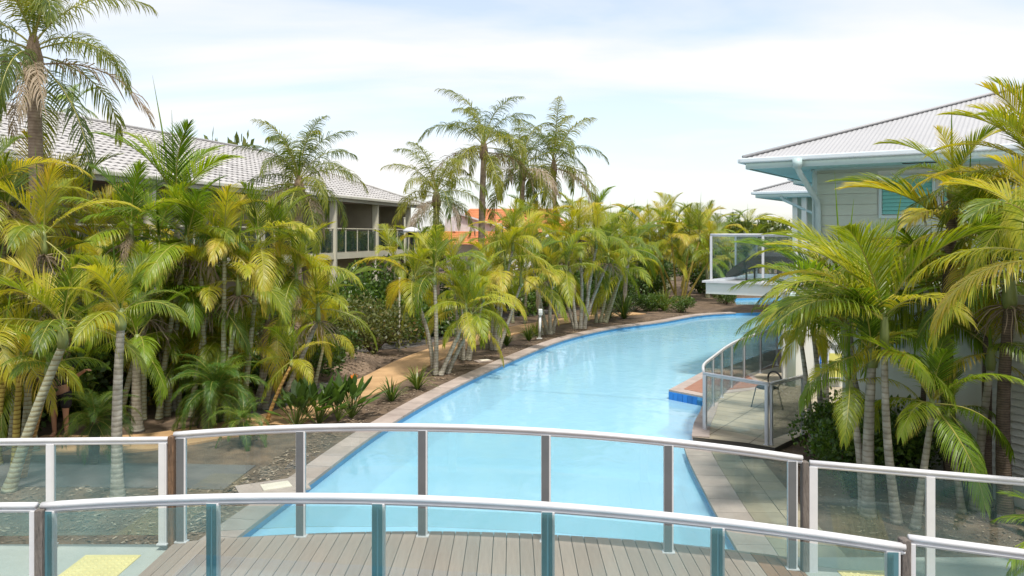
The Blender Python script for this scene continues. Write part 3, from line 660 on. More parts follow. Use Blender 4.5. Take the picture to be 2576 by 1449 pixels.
# ------------------------------------------------------------------ left building with tiled hip roof
E0 = Vector((-12.4, 16.0, 0)); E1 = Vector((-4.95, 44.6, 0)); ed = (E1-E0).normalized(); en = Vector((-ed.y, ed.x, 0)); ez = CZ+1.68
Ltot = (E1-E0).length; RW = 6.4; PT = .395
lb = thing('apartment_building', 'long low building with a pale grey tiled roof and balconies, behind the left palms', 'building', (E0.x, E0.y, 0))
def rp(u, v, h=0): return ed*u+en*v+Vector((0,0,ez+PT*v+h))
b = MB(); RU = Ltot-RW*1.0
b.face([rp(-6,0,-.03), rp(Ltot,0,-.03), rp(RU,RW,-.03), rp(-6,RW,-.03)]); 
b.face([rp(Ltot,0,-.03), ed*Ltot+en*2*RW+Vector((0,0,ez-.03)), rp(RU,RW,-.03)])
b.face([rp(-6,RW,-.03), rp(RU,RW,-.03), ed*Ltot+en*2*RW+Vector((0,0,ez-.03)), ed*-6+en*2*RW+Vector((0,0,ez-.03))])
b.build('roof_underlay', TILEROOF, lb)
tw, te = .33, .36; cs = math.sqrt(1+PT*PT)
def tile_mesh(mb, O, ud, vd, nd_, w=tw, l=te+.07):
    prof = [(0,.0),(.14,.012),(.28,.018),(.42,.012),(.56,.0),(1,.0)]
    for k in range(len(prof)-1):
        (a0,h0),(a1,h1) = prof[k], prof[k+1]
        p = [O+ud*a0*w+nd_*(h0+.038), O+ud*a1*w+nd_*(h1+.038), O+ud*a1*w+vd*l+nd_*(h1+.008), O+ud*a0*w+vd*l+nd_*(h0+.008)]
        mb.face(p); mb.face([O+ud*a0*w+nd_*(h0+.012), O+ud*a1*w+nd_*(h1+.012), p[1], p[0]])
vd = (en+Vector((0,0,PT))).normalized(); nr = ed.cross(vd).normalized(); nr = nr if nr.z > 0 else -nr
base = MB(); tile_mesh(base, Vector((0,0,0)), ed, vd, nr); tme = base.mesh('roof_tile', TILEROOF)
rest = MB(); cand = []
nrow = int(RW*cs/te)
for j in range(nrow):
    v = j*te/cs
    for i in range(int((RU+6+RW-v)/tw)):
        u = -6+i*tw+(.5*tw if j % 2 else 0)
        if u+tw > Ltot-v: continue
        cand.append((u, v))
vis = [c for c in cand if 9.5 < c[0] < 18 and c[1] > .6]
vis.sort(key=lambda c: c[0]); ind = set(vis[:300])
for (u, v) in cand:
    O = rp(u, v)+Vector((0,0,random.uniform(-.004,.006)))
    if (u, v) in ind: link('roof_tile', tme, lb, O)
    else: tile_mesh(rest, O, ed, vd, nr)
o = rest.build('roof_tiles', TILEROOF, lb); o['kind'] = 'stuff'
b = MB(); b.sm = True; b.tube([rp(-6,RW,.05), rp(RU,RW,.05)], .12, 8, sq=.6); b.tube([rp(RU,RW,.05), rp(Ltot,0,.05)], .11, 8, sq=.6); b.build('ridge_capping', TILEROOF, lb)
a = Vector((0,0,ez-.02))-en*.06; bevel(MB().beam(a-ed*6, a+ed*(Ltot+.1), .12, .13).build('gutter', mat('cream_gutter',(.62,.60,.52),.5), lb), .02)
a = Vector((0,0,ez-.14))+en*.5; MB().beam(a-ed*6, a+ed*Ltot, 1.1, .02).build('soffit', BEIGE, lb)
a = Vector((0,0,ez-.16))-en*.03; MB().beam(a-ed*6, a+ed*Ltot, .03, .14).build('fascia', mat('fascia_dark_cream',(.35,.34,.28),.6), lb)
a = Vector((0,0,ez-.02))+ed*(Ltot+.06); MB().beam(a, a+en*12, .12, .13).build('gutter', bpy.data.materials['cream_gutter'], lb)
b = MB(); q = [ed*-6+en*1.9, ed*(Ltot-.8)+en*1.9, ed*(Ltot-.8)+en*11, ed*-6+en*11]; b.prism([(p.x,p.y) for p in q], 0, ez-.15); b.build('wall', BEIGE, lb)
fz = CZ-.80
a = Vector((0,0,fz-.14))+en*1.0; MB().beam(a-ed*6, a+ed*(Ltot-.9), 1.8, .28).build('balcony_slab', SLABC, lb)
rl = en*.14
for u in [k*1.18 for k in range(-4, int(Ltot/1.18))]:
    MB().box((0,0,.52),(.045,.045,1.04)).build('baluster_post', SLABC, lb, loc=ed*u+rl+Vector((0,0,fz)))
bevel(MB().beam(rl-ed*6+Vector((0,0,fz+1.06)), rl+ed*(Ltot-.9)+Vector((0,0,fz+1.06)), .06, .05).build('balcony_rail', SLABC, lb),.01)
for k in range(-4, int(Ltot/1.18)-1):
    a = rl+ed*(k*1.18+.03)+Vector((0,0,fz+.5)); MB().beam(a, a+ed*1.12, .01, .92).build('balcony_glass', glass('grey_glass',(.62,.66,.66),.03,.1) if k == -4 else bpy.data.materials['grey_glass'], lb)
for u in (1.5, 7.5, 13.3, 19.0, 23.4, 27.6):
    MB().box((0,0,(ez-.16)/2),(.28,.28,ez-.16)).build('column', SLABC, lb, loc=ed*u+en*.2)
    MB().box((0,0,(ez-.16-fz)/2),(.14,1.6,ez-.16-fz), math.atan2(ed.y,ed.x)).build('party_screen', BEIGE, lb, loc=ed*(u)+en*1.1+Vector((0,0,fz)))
for u in (4, 10, 16, 20.8, 25.4):
    w = MB(); 
    for xx in (-.9, 0, .9): w.box((xx,0,1.05),(.06,.08,2.1))
    w.box((0,0,2.13),(1.86,.08,.06)); w.box((0,0,.03),(1.86,.08,.06))
    wf = w.build('sliding_door', SLABC, lb, loc=ed*u+en*1.86+Vector((0,0,fz)), rot=(0,0,math.atan2(ed.y,ed.x)))
    MB().box((-.45,.02,1.05),(.82,.01,2.0)).build('pane', DKWIN, wf); MB().box((.45,.02,1.05),(.82,.01,2.0)).build('pane', DKWIN, wf)
    wf = w.build('sliding_door', SLABC, lb, loc=ed*u+en*1.86+Vector((0,0,.05)), rot=(0,0,math.atan2(ed.y,ed.x)))
    MB().box((-.45,.02,1.05),(.82,.01,2.0)).build('pane', DKWIN, wf); MB().box((.45,.02,1.05),(.82,.01,2.0)).build('pane', DKWIN, wf)

# far building with an orange tiled roof
ob = thing('villa', 'distant white villa with an orange tiled roof beyond the queen palms', 'house', (-1.7, 60, 0))
b = MB(); b.box((.0,4,2.0),(6.6,8,4.0)); b.build('wall', WHITEW, ob)
def slope(b, x0, x1, y0, z0, y1, z1, n, ins=0):
    for k in range(n):
        s0, s1 = k/n, (k+1)/n; ya, yb = y0+(y1-y0)*s0, y0+(y1-y0)*s1; za, zb = z0+(z1-z0)*s0, z0+(z1-z0)*s1
        i0, i1 = ins*s0, ins*s1; b.face([(x0+i0,ya,za+.05),(x1-i0,ya,za+.05),(x1-i1,yb,zb),(x0+i1,yb,zb)]); b.face([(x0+i0,ya,za-.02),(x1-i0,ya,za-.02),(x1-i0,ya,za+.05),(x0+i0,ya,za+.05)])
b = MB(); slope(b, -3.2, 6.4, -.6, 4.0, 4, 5.95, 12, 1.5); b.face([(-3.2,-.6,4.0),(-1.7,4,5.95),(-1.7,8.6,4),(-3.2,8.6,4)]); b.build('roof', BROOF, ob)
b = MB(); slope(b, -3.4, .6, -3.6, 3.15, -.9, 4.1, 8); b.build('porch_roof', BROOF, ob)
b = MB(); b.face([(-3.3,-.95,3.9),(1.0,-.95,3.9),(1.0,-.95,4.35),(-2.3,-.95,5.35),(-3.3,-.95,5.0)]); b.box((-1.2,-.85,4.3),(4.3,.1,.8)); b.build('gable_wall', mat('pale_gable',(.6,.56,.54),.8), ob)
b = MB(); b.beam((-2.4,-1.1,5.45),(1.8,-1.1,4.15),.25,.12); b.build('bargeboard', ALU, ob)
b = MB(); b.tube([(-2.6,-1.3,4.1),(-2.6,-1.3,4.55)],.12,8); b.tube([(.2,3.5,5.9),(.2,3.5,6.25)],.06,8); b.build('vent_pipe', ALU, ob)

# ------------------------------------------------------------------ fronds and palms
def frond(name, L, th0, bend, nl, ll, lw, vee, droop, mats, seed, a0=72, a1=22, plum=0, pet=.12, tone=.5, rr=.014, curl=0, split=.06):
    rg = random.Random(seed); b = MB(); n_ = 20; P = [Vector((0,0,0))]; T = []
    for k in range(n_):
        s = (k+.5)/n_; th = R(th0-bend*s**1.35); T.append(Vector((math.cos(th),0,math.sin(th)))); P.append(P[-1]+T[-1]*L/n_)
    sw = rg.uniform(-.12,.12)
    for k, p in enumerate(P): p.y += sw*L*(k/n_)**2
    T.append(T[-1])
    b.tube(P[::2], [rr*(1-.85*k/n_) for k in range(0,n_+1,2)], 5, 1, t=.8)
    for i in range(nl):
        u = (i+.5)/nl; s = pet+(1-pet)*u; q = s*n_; k = min(n_-1,int(q)); p = P[k].lerp(P[k+1], q-k); t_ = T[k]; up = Vector((-t_.z,0,t_.x))
        a_ = R(a0+(a1-a0)*u**1.1); lf = (.55+.45*min(1,u/.22))*(1-.62*u**2.6)
        for sg_ in (-1,1):
            if rg.random() < .06: continue
            aa = a_*rg.uniform(.92,1.08); v = R(vee+rg.gauss(0,4)+plum*rg.uniform(-1,1))
            d = t_*math.cos(aa)+(Vector((0,sg_,0))*math.cos(v)+up*math.sin(v))*math.sin(aa); d.normalize()
            ln = ll*lf*rg.uniform(.88,1.08); w = lw*(.7+.3*lf)
            wv = (t_-d*t_.dot(d)); wv = wv.normalized() if wv.length > .01 else up
            tn = tone+rg.gauss(0,.07); pts = [p]; dd = d.copy()
            for m in range(3):
                dd = (dd+Vector((0,0,-1))*droop*(m+.4)+Vector((rg.uniform(-1,1),rg.uniform(-1,1),rg.uniform(-1,1)))*curl).normalized(); pts.append(pts[-1]+dd*ln/3)
            tw_ = (up*rg.uniform(-.5,.5))*w
            i0 = len(b.v); W3 = [.35,.5,.40]
            for m in range(3):
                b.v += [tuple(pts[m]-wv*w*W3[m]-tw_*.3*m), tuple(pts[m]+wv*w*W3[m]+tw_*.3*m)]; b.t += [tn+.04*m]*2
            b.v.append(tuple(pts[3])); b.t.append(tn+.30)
            b.f += [(i0,i0+1,i0+3,i0+2),(i0+2,i0+3,i0+5,i0+4),(i0+4,i0+5,i0+6)]; b.m += [0,0,0]
    return b.mesh(name, mats)
ELS = [80, 62, 44, 24, 2, -28]
FR = {}
def make_set(kind, **k):
    FR[kind] = []
    for e in ELS:
        row = []
        for s in range(2):
            kk = dict(k); be = kk.pop('bend')
            if kind in ('gold','green'):
                if e > 50: kk.update(a0=50, a1=13, ll=k['ll']*1.22, droop=.09)
                elif e < 30: kk.update(a0=68, a1=20, droop=.30, vee=k['vee']-18)
                else: kk.update(a0=60, a1=16, droop=.2, vee=k['vee']-6)
            row.append(frond(kind+'_frond', 1.0, e, be*(.75 if e > 60 else 1.0)*(.62 if e < 0 else 1), seed=hash((kind,e,s)) % 1000 if False else ELS.index(e)*10+s+len(kind)*77, **kk))
        FR[kind].append(row)
# unit-length fronds, scaled when placed
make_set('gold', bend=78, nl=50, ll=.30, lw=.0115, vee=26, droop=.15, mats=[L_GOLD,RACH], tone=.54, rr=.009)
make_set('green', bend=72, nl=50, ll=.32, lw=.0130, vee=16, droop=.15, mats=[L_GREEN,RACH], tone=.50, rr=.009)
make_set('queen', bend=108, nl=78, ll=.24, lw=.0088, vee=8, droop=.42, mats=[L_QUEEN,RACH], tone=.52, plum=42, rr=.008, pet=.14)
make_set('date', bend=105, nl=92, ll=.24, lw=.0062, vee=14, droop=.18, mats=[L_DATE,RACH], tone=.55, plum=14, rr=.008, pet=.08)
DEAD = [frond('dead_frond', 1.0, -10, 88, 40, .26, .010, 10, .8, [L_DEAD,RACHD], 5+s, plum=40, tone=.5, rr=.008, curl=.15) for s in range(3)]
SPEAR = MB(); SPEAR.tube([(0,0,0),(.0,0,.5),(.02,0,1)], [.012,.010,.001], 6, t=.55); SPEAR = SPEAR.mesh('spear', [L_GREEN])
def stalks(seed):
    rg = random.Random(seed); b = MB()
    for k in range(30):
        a = rg.uniform(0,6.28); e = rg.uniform(-.2,.6); p = Vector((0,0,0)); d = Vector((math.cos(a)*math.cos(e), math.sin(a)*math.cos(e), math.sin(e))); pts = [p]
        for m in range(5): d = (d+Vector((rg.uniform(-.3,.3),rg.uniform(-.3,.3),-.38))).normalized(); p = p+d*.15; pts.append(p)
        b.tube(pts, [.010,.009,.008,.007,.006,.003], 4, t=rg.random())
    return b.mesh('flower_stalks', [L_DEAD])
STALK = [stalks(s) for s in range(3)]
def trunk(parent, base, top, r0, r1, m, bow=0.0, flare=1.35):
    o = parent.location; d = top-base; n_ = max(6, int(d.length/.055)); n_ = min(n_, 70); side = Vector((1,0,0)) if abs(d.x) < .01 else Vector((math.copysign(1,d.x),0,0)); pts, rad = [], []
    for k in range(n_+1):
        s = k/n_; pts.append(base-o+d*s-side*math.sin(math.pi*s)*bow*d.length); r_ = r0+(r1-r0)*s; r_ *= 1+(flare-1)*math.exp(-s*14); rad.append(r_*(1.0+(.022 if k % 2 else 0)))
    b = MB(); b.sm = True; b.tube(pts, rad, 10); return b.build('trunk', m, parent)
def crown(parent, top, L, n_, kind, rg, shaft=.45, r=.05, lo=-1, dead=0, stalk=0, spear=True, tilt=9, e0=0, bias=None, sm=None, az0=None):
    loc = top-parent.location; sets = FR[kind]
    if shaft:
        b = MB(); b.sm = True; b.tube([(0,0,-shaft*.15),(0,0,shaft*.2),(0,0,shaft*.7),(0,0,shaft)], [r*.98, r*1.15, r*.85, r*.45], 10); b.build('crownshaft', sm or SHAFT, parent, loc=loc)
    top_ = loc+Vector((0,0,shaft*.85)); a = rg.uniform(0,6.28) if az0 is None else az0
    for k in range(n_):
        f = k/max(1,n_-1); e = min(5, e0+int(f*(5.99+min(lo,0)-e0))); me = rg.choice(sets[e])
        a += 2.39996+rg.uniform(-.25,.25)
        aa = a
        if bias is not None and rg.random() < .45: aa = bias+rg.uniform(-.7,.7)
        s_ = L*rg.uniform(.84,1.1)*(.85 if e == 0 else 1)
        link('frond', me, parent, top_-Vector((0,0,shaft*.25*f)), (R(rg.uniform(-tilt,tilt)), R(rg.uniform(-tilt,tilt)), aa), s_)
    for k in range(dead):
        link('dead_frond', rg.choice(DEAD), parent, top_-Vector((0,0,shaft*.4)), (0, R(rg.uniform(-10,25)), rg.uniform(0,6.28)), L*rg.uniform(.55,.85))
    for k in range(stalk): link('flower_stalk', rg.choice(STALK), parent, loc-Vector((0,0,.05)), (0,0,rg.uniform(0,6.28)), rg.uniform(.8,1.3)*L/1.8)
    if spear: link('spear_leaf', SPEAR, parent, top_, (R(rg.uniform(-8,8)),R(rg.uniform(-8,8)),0), (2,2,L*rg.uniform(.7,.95)))
GC = 'cane palms along the banks'
def clump(label, Z, stems, L, n_=8, kind='gold', r=.045, m=None, lo=-.55, dead=0, stalk=0, name='cane_palm', seed=None, group=GC, cat='palm', spear=True, dZ=.35, shaft=.45, bow=.03, bias=None, sm=None, z0=0, e0=0):
    rg = random.Random(seed if seed is not None else hash(label) % 99991 if False else sum(map(ord,label)))
    bx = px(sum(s[0] for s in stems)/len(stems), Z); o = thing(name, label, cat, (bx, Z, z0), 0, group)
    for i, s in enumerate(stems):
        Zi = Z+rg.uniform(-dZ,dZ)*(len(stems) > 1); base = Vector((px(s[0],Zi), Zi, z0)); top = wp(s[1], s[2], Zi+rg.uniform(-.1,.1)*(len(stems) > 1))
        ll = L*(s[3] if len(s) > 3 else 1)
        top.z -= shaft*.8*min(1,ll/1.8)
        trunk(o, base, top, r*1.25, r*.8, m or TR_PALE, rg.uniform(-.2,1)*bow)
        crown(o, top, ll, n_, kind, rg, shaft*min(1,ll/1.8), r*1.05, lo, dead, stalk if rg.random() < .6 else 0, spear, bias=bias, sm=sm, e0=e0)
    return o

ONES = 'first second third fourth fifth sixth seventh eighth ninth tenth eleventh twelfth thirteenth fourteenth fifteenth sixteenth seventeenth eighteenth nineteenth twentieth'.split()
def ordn(i): return ONES[i] if i < 20 else ('twenty-' if i < 29 else 'thirty-')+ONES[(i-20) % 9 if i < 29 else (i-30) % 9] if i != 29 else 'thirtieth'
# ---- left bank, near
clump('lone palm with a straight grey ringed trunk standing behind the left approach', 11.5, [(296,304,785)], 1.25, 10, 'gold', .068, TR_GREY, lo=-2, name='palm', shaft=.4)
clump('shaded palm with a grey trunk just right of the lone straight trunk', 15.4, [(346,345,850)], 1.5, 8, 'green', .085, TR_GREY, name='palm')
clump('palm with a pale trunk leaning right across the person and the black fence', 11.8, [(22,158,815)], 1.55, 11, 'gold', .068, TR_PALE, name='palm', lo=-1.6)
clump('short cane palm with orange ringed stems leaning right in front of the person', 12.4, [(30,120,915,.7),(55,128,900,.6)], 1.25, 6, 'green', .045, TR_ORNG, bow=.0, lo=-2.2)
clump('clump of yellow ringed canes at the very left edge by the fence', 12.9, [(-5,15,880),(38,50,905,.7),(-30,-20,800)], 1.5, 7, 'gold', .05, TR_YEL)
clump('tall dense cane palm clump at the left edge below the big queen palm', 14.0, [(-40,15,540),(-70,-30,470),(30,70,740),(60,110,590),(90,60,880)], 1.65, 9, 'gold', .05, TR_PALE, dead=2, stalk=2)
clump('tall cane palm clump behind the leaning pale trunk', 18.9, [(150,235,590),(170,180,530),(240,300,660),(90,90,500),(200,220,760)], 2.05, 9, 'gold', .05, TR_PALE, dead=1, stalk=1)
clump('cane palm clump behind the two straight grey trunks', 16.4, [(330,400,600),(360,330,570),(420,455,700),(300,370,760),(400,470,600)], 1.65, 9, 'green', .05, TR_PALE, dead=2, stalk=1)
clump('palm with stiff upright fronds and a long spear rising before the tiled roof', 17.2, [(440,445,500)], 2.1, 6, 'green', .07, TR_GREY, lo=-4, name='palm')
clump('cane palm clump under the low end of the gutter, left of the middle queen palm', 16.6, [(560,565,610),(520,505,610),(610,650,600),(570,600,700),(480,525,730)], 1.65, 9, 'gold', .05, TR_PALE, stalk=1, dead=1)
clump('cane palm clump with blue white stems beside the short date palm', 17.2, [(640,705,770),(665,745,690),(700,800,770,.9),(655,700,620)], 1.75, 9, 'gold', .05, TR_GREY, dead=1, stalk=1)
clump('small young palm on a thin brown stem leaning over the ochre path', 15.9, [(668,733,905)], 1.05, 8, 'gold', .035, TR_ORNG, name='palm', shaft=.25)
clump('low cane palm behind the black fence', 18.5, [(210,230,900),(130,140,840),(60,70,860),(300,310,880)], 1.8, 8, 'green', .05, TR_PALE)
clump('low green cane palm right of the black fence', 18.0, [(400,420,880),(470,470,820),(440,430,780)], 1.8, 8, 'green', .05, TR_PALE)
clump('golden cane palm squeezed between the date palm and the tall clumps', 17.8, [(590,590,850),(540,530,800)], 1.6, 8, 'gold', .045, TR_YEL)
clump('half height cane palm filling the gap just right of the shaded grey trunk', 16.9, [(430,400,850),(450,460,900),(415,430,790)], 1.35, 8, 'gold', .04, TR_PALE, stalk=1)
clump('half height cane palm directly above the dwarf date palm', 17.0, [(560,550,860),(590,620,880),(545,500,830)], 1.3, 8, 'gold', .04, TR_YEL)
clump('low golden cane palm between the fence end and the grey trunks', 17.6, [(250,250,840),(290,300,900),(380,370,930)], 1.4, 8, 'gold', .04, TR_YEL)
clump('low cane palm right of the leaning brown stem, before the green shrubs', 19.6, [(760,770,800),(790,815,840)], 1.35, 8, 'gold', .04, TR_PALE)
def datepalm(label, bx, Z, cx, cy, L, n_, seed, r=.12):
    rg = random.Random(seed); o = thing('date_palm', label, 'palm', (px(bx,Z), Z, 0), 0, 'dwarf date palms'); base = Vector((px(bx,Z),Z,0)); top = wp(cx,cy,Z); top.z -= .05
    trunk(o, base, top, r, r*1.1, TR_DARK, 0, 1.1); crown(o, top, L, n_, 'date', rg, .1, r*.6, 0, 0, 0, False, 12, sm=SHAFTQ)
datepalm('dwarf date palm with a shaggy dark trunk by the bend of the ochre path', 512, 15.6, 545, 985, 1.1, 50, 3)
datepalm('dwarf date palm spreading low in front of the person and fence', 235, 13.2, 240, 1060, .8, 32, 4, .08)
datepalm('dwarf date palm half behind the left balustrade glass, between straight trunks', 620, 14.4, 610, 1060, .7, 20, 6, .09)

# ---- queen palms
def queen(label, bx, Z, tx, ty, L, n_, seed, r=.12, dead=3, shaft=.9, lo=0, base_z=0, bias=None):
    rg = random.Random(seed); o = thing('queen_palm', label, 'palm', (px(bx,Z), Z, 0), 0, 'queen palms with drooping fronds')
    base = Vector((px(bx,Z),Z,0)); top = wp(tx,ty,Z); trunk(o, base, top, r*1.15, r*.85, TR_QUEEN, .01, 1.2)
    loc = top-o.location
    b = MB(); b.sm = True; b.tube([(0,0,-.1),(0,0,.1),(0,0,shaft*.5),(0,0,shaft)], [r*.8,r*1.35,r*1.25,r*.5], 12); b.build('leaf_base', SHAFTQ, o, loc=loc)
    a = rg.uniform(0,6.28)
    for k in range(n_):
        f = k/(n_-1); e = min(5,int(f**1.0*5.6)); a += 2.39996+rg.uniform(-.2,.2)
        link('frond', rg.choice(FR['queen'][e]), o, loc+Vector((0,0,shaft*(.95-.45*f))), (R(rg.uniform(-7,7)),R(rg.uniform(-7,7)),a), L*rg.uniform(.85,1.08))
    for k in range(dead): link('dead_frond', rg.choice(DEAD), o, loc+Vector((0,0,shaft*.35)), (0,R(rg.uniform(-25,5)),rg.uniform(-1.2,1.2)+(math.pi if k % 2 else 0)), L*rg.uniform(.7,1.0))
    link('spear_leaf', SPEAR, o, loc+Vector((0,0,shaft)), (R(5),R(4),0), (2.5,2.5,L*.4))
    return o
queen('big queen palm at the top left with brown hanging fronds', 88, 17.2, 84, 205, 3.05, 18, 11, .155, 6, 1.0)
queen('queen palm with arching fronds in front of the tiled roof above the balcony', 752, 20.5, 752, 500, 2.2, 22, 12, .12, 2, .6)
queen('short bushy queen palm at the far end of the left building', 1098, 36, 1098, 520, 3.0, 17, 13, .16, 4, .8)
queen('tallest queen palm of the middle group, with a bare grey trunk', 1214, 38, 1217, 400, 3.5, 16, 14, .16, 3, .9)
queen('queen palm with heavy hanging fronds just right of the tallest one', 1312, 41, 1315, 450, 3.7, 16, 15, .15, 3, .9)
queen('slender queen palm at the right of the middle group', 1395, 43, 1393, 440, 4.0, 16, 16, .14, 1, .9)

# ---- left bank, middle distance along the pool
clump('cane palm clump with a yellow leaning stem nearest the viewer on the left bank', 21.6, [(1092,1040,700,1.1),(1096,1093,680),(1108,1172,770,1.0),(1125,1185,790,.9)], 1.65, 9, 'gold', .055, TR_GREY, bow=.05)
clump('second cane palm clump along the pool, with many thin stems', 24.2, [(1165,1160,740),(1175,1195,770),(1180,1215,730),(1160,1140,670)], 1.6, 8, 'gold', .045, TR_GREY)
clump('third cane palm clump along the pool, with splayed stems', 26.2, [(1230,1215,760),(1245,1270,650),(1255,1310,690),(1250,1290,600),(1238,1250,690)], 1.85, 8, 'gold', .05, TR_GREY)
clump('pair of upright cane palms just behind the white bollard light', 30.3, [(1362,1350,700),(1385,1390,690),(1378,1335,620),(1390,1425,670)], 1.9, 8, 'gold', .06, TR_GREY, dead=1)
clump('tall fan shaped cane palm clump where the pool edge starts to bend away', 32.3, [(1450,1430,620),(1460,1455,580),(1468,1530,640),(1470,1500,600),(1446,1400,660)], 2.1, 8, 'gold', .06, TR_GREY, stalk=1)
clump('tall cane palm clump with widely splayed pale stems beyond the fan shaped one', 34.5, [(1500,1500,660),(1510,1545,610),(1520,1590,620),(1525,1560,680)], 2.1, 8, 'gold', .055, TR_PALE)
clump('single straight palm between two splayed clumps on the far left bank', 38.5, [(1572,1582,625)], 2.2, 9, 'green', .09, TR_GREY, name='palm')
clump('cane palm clump with yellow stems splayed wide at the far bend of the pool', 45.5, [(1680,1635,590),(1700,1690,600),(1715,1735,590),(1725,1785,640),(1705,1660,640),(1720,1760,590)], 2.7, 8, 'gold', .055, TR_YEL)
clump('yellow green cane palm clump below the slender queen palm', 40, [(1360,1350,575),(1400,1395,590),(1440,1440,560),(1480,1470,590)], 2.2, 8, 'gold', .06, TR_PALE)
clump('feathery cane palm with its crown showing orange tips before the orange roof', 34, [(1290,1280,600),(1240,1245,640),(1320,1330,560)], 2.0, 8, 'gold', .05, TR_PALE)
clump('cane palm by the corner of the left balcony', 30, [(1000,990,650),(1060,1060,640)], 1.8, 8, 'gold', .05, TR_PALE)
bgl = 'distant palm whose crown merges into the far planting'
rg = random.Random(5)
for i, (x, y, Z, L) in enumerate(sorted([(1530,560,52,3),(1580,540,58,3.2),(1620,560,50,2.8),(1655,530,60,3.2),(1690,515,66,3.6),(1725,545,56,3),(1760,560,52,3),(1785,535,64,3.4),(1815,560,58,3),(1850,545,66,3.2),(1880,540,70,3.2),(1500,500,50,2.6),(1600,600,47,2.6),(1840,600,50,2.8),(1900,590,54,2.8),(1945,575,60,3.0),(1780,610,48,2.6),(1680,610,56,2.6)], key=lambda q: q[0])):
    clump(ordn(i)+' distant palm from the left, its crown merging into the far planting', Z, [(x,x+rg.uniform(-8,8),y+38)], L*.85, 9, rg.choice(['gold','gold','green']), .1, TR_PALE, name='distant_palm', seed=100+i, group='distant palms beyond the pool')
clump('distant palm crown peeping over the ridge of the left roof', 46, [(185,183,262)], 2.0, 7, 'green', .1, TR_GREY, name='distant_palm', group=None)

# ---- right side
TRd = TR_GREY
clump('palm with a slim pale trunk leaning slightly left, leftmost of the right bed', 10.9, [(2172,2137,960)], 1.05, 9, 'gold', .05, TRd, name='palm', group='palms of the right bed', shaft=.3)
clump('thick trunked palm with a bright fan crown in the middle of the right bed', 10.75, [(2185,2193,880)], 1.3, 11, 'green', .07, TRd, lo=-1.2, name='palm', group='palms of the right bed', shaft=.35)
clump('palm whose ringed trunk crosses in front and reaches out over the terrace', 10.5, [(2256,2225,790)], 1.8, 12, 'gold', .05, TRd, e0=1, lo=-2.4, name='palm', group='palms of the right bed', bow=-.04, bias=math.pi)
clump('short palm with a greenish ringed trunk right of the crossing trunks', 10.3, [(2302,2344,1010)], 1.3, 9, 'green', .045, TRd, name='palm', group='palms of the right bed', shaft=.3, bow=0)
clump('leaning short palm in front of the louvred screen', 10.9, [(2420,2385,1030)], .9, 8, 'green', .04, TRd, name='palm', group='palms of the right bed', shaft=.3)
clump('dark trunked palm by the corner of the louvred screen', 11.0, [(2452,2492,880)], 1.2, 8, 'gold', .055, TRd, name='palm', group='palms of the right bed')
clump('tall dark trunked palm rising to the gutter with a crown of pale fronds', 11.6, [(2400,2400,455)], 1.15, 11, 'gold', .085, TR_DARK, name='palm', group='palms of the right bed', stalk=1, dead=1)
clump('tall palm whose long fronds arch across the lower shutters', 12.0, [(2450,2440,640)], 2.3, 13, 'gold', .07, TR_GREY, e0=1, name='palm', group='palms of the right bed', bias=math.pi, dead=1)
clump('mid height palm with fronds spreading over the terrace fence', 12.8, [(2180,2125,810)], 2.1, 13, 'green', .06, TR_GREY, name='palm', group='palms of the right bed', bias=math.pi, e0=1, lo=-2)
clump('palm with pale feathery fronds in front of the downpipe', 15.8, [(2080,2070,760)], 1.5, 10, 'gold', .06, TR_GREY, name='palm', group='palms of the right bed')
clump('palm behind the bed with fronds below the shuttered window', 14.2, [(2270,2280,770)], 1.7, 11, 'green', .07, TR_GREY, name='palm', group='palms of the right bed')
clump('tall palm at the right edge with a crown before the roof', 10.2, [(2640,2650,520)], 1.7, 12, 'gold', .08, TR_DARK, name='palm', group='palms of the right bed')
clump('palm at the right edge below the tallest crown', 10.6, [(2530,2540,700)], 1.7, 12, 'green', .08, TR_DARK, name='palm', group='palms of the right bed', dead=1, stalk=1)
clump('large near palm beyond the right edge hanging yellow fronds into view', 7.9, [(2680,2660,640)], 1.7, 12, 'gold', .08, TR_GREY, name='palm', group='palms of the right bed', bias=math.pi)
clump('low young palm at the bottom right corner poking fronds over the balustrade', 6.9, [(2720,2710,1370)], .75, 10, 'green', .04, TR_GREY, name='palm', group='palms of the right bed', shaft=.2, bias=math.pi)
clump('palm with a dense crown level with the wicker lounger', 13.2, [(2150,2130,720)], 1.65, 12, 'gold', .05, TR_GREY, e0=1, name='palm', group='palms of the right bed', bias=math.pi, stalk=1)
clump('leafy palm filling the gap under the shuttered window', 12.6, [(2330,2340,760)], 1.7, 13, 'green', .05, TR_DARK, e0=1, name='palm', group='palms of the right bed', dead=1)
clump('yellowed palm above the louvred screen', 11.9, [(2440,2450,760)], 1.4, 11, 'gold', .05, TR_DARK, name='palm', group='palms of the right bed', stalk=1, dead=1)
clump('crowded palm crown halfway up the right edge', 11.2, [(2480,2490,590)], 1.45, 12, 'gold', .06, TR_DARK, name='palm', group='palms of the right bed', stalk=1)
clump('tallest yellow crown at the right edge, cutting the roof line', 9.9, [(2620,2630,440)], 1.55, 13, 'gold', .07, TR_DARK, name='palm', group='palms of the right bed', bias=math.pi)
clump('slim double stemmed palm beside the terrace gate', 14.0, [(2045,2016,840),(2068,2046,815)], .85, 8, 'gold', .045, TR_GREY, group='palms of the right bed')

for (nm, p0_, p1_, Z) in (('palm with stiff upright',(425,430),(385,190),17.2),('palm with pale feathery',(2112,620),(2098,430),15.8)):
    o = next(q for q in COL.objects if q.get('label','').startswith(nm)); a, c = wp(*p0_,Z), wp(*p1_,Z); d = c-a; link('spear_leaf', SPEAR, o, a-o.location, d.to_track_quat('Z','Y').to_euler(), (1.5,1.5,d.length))
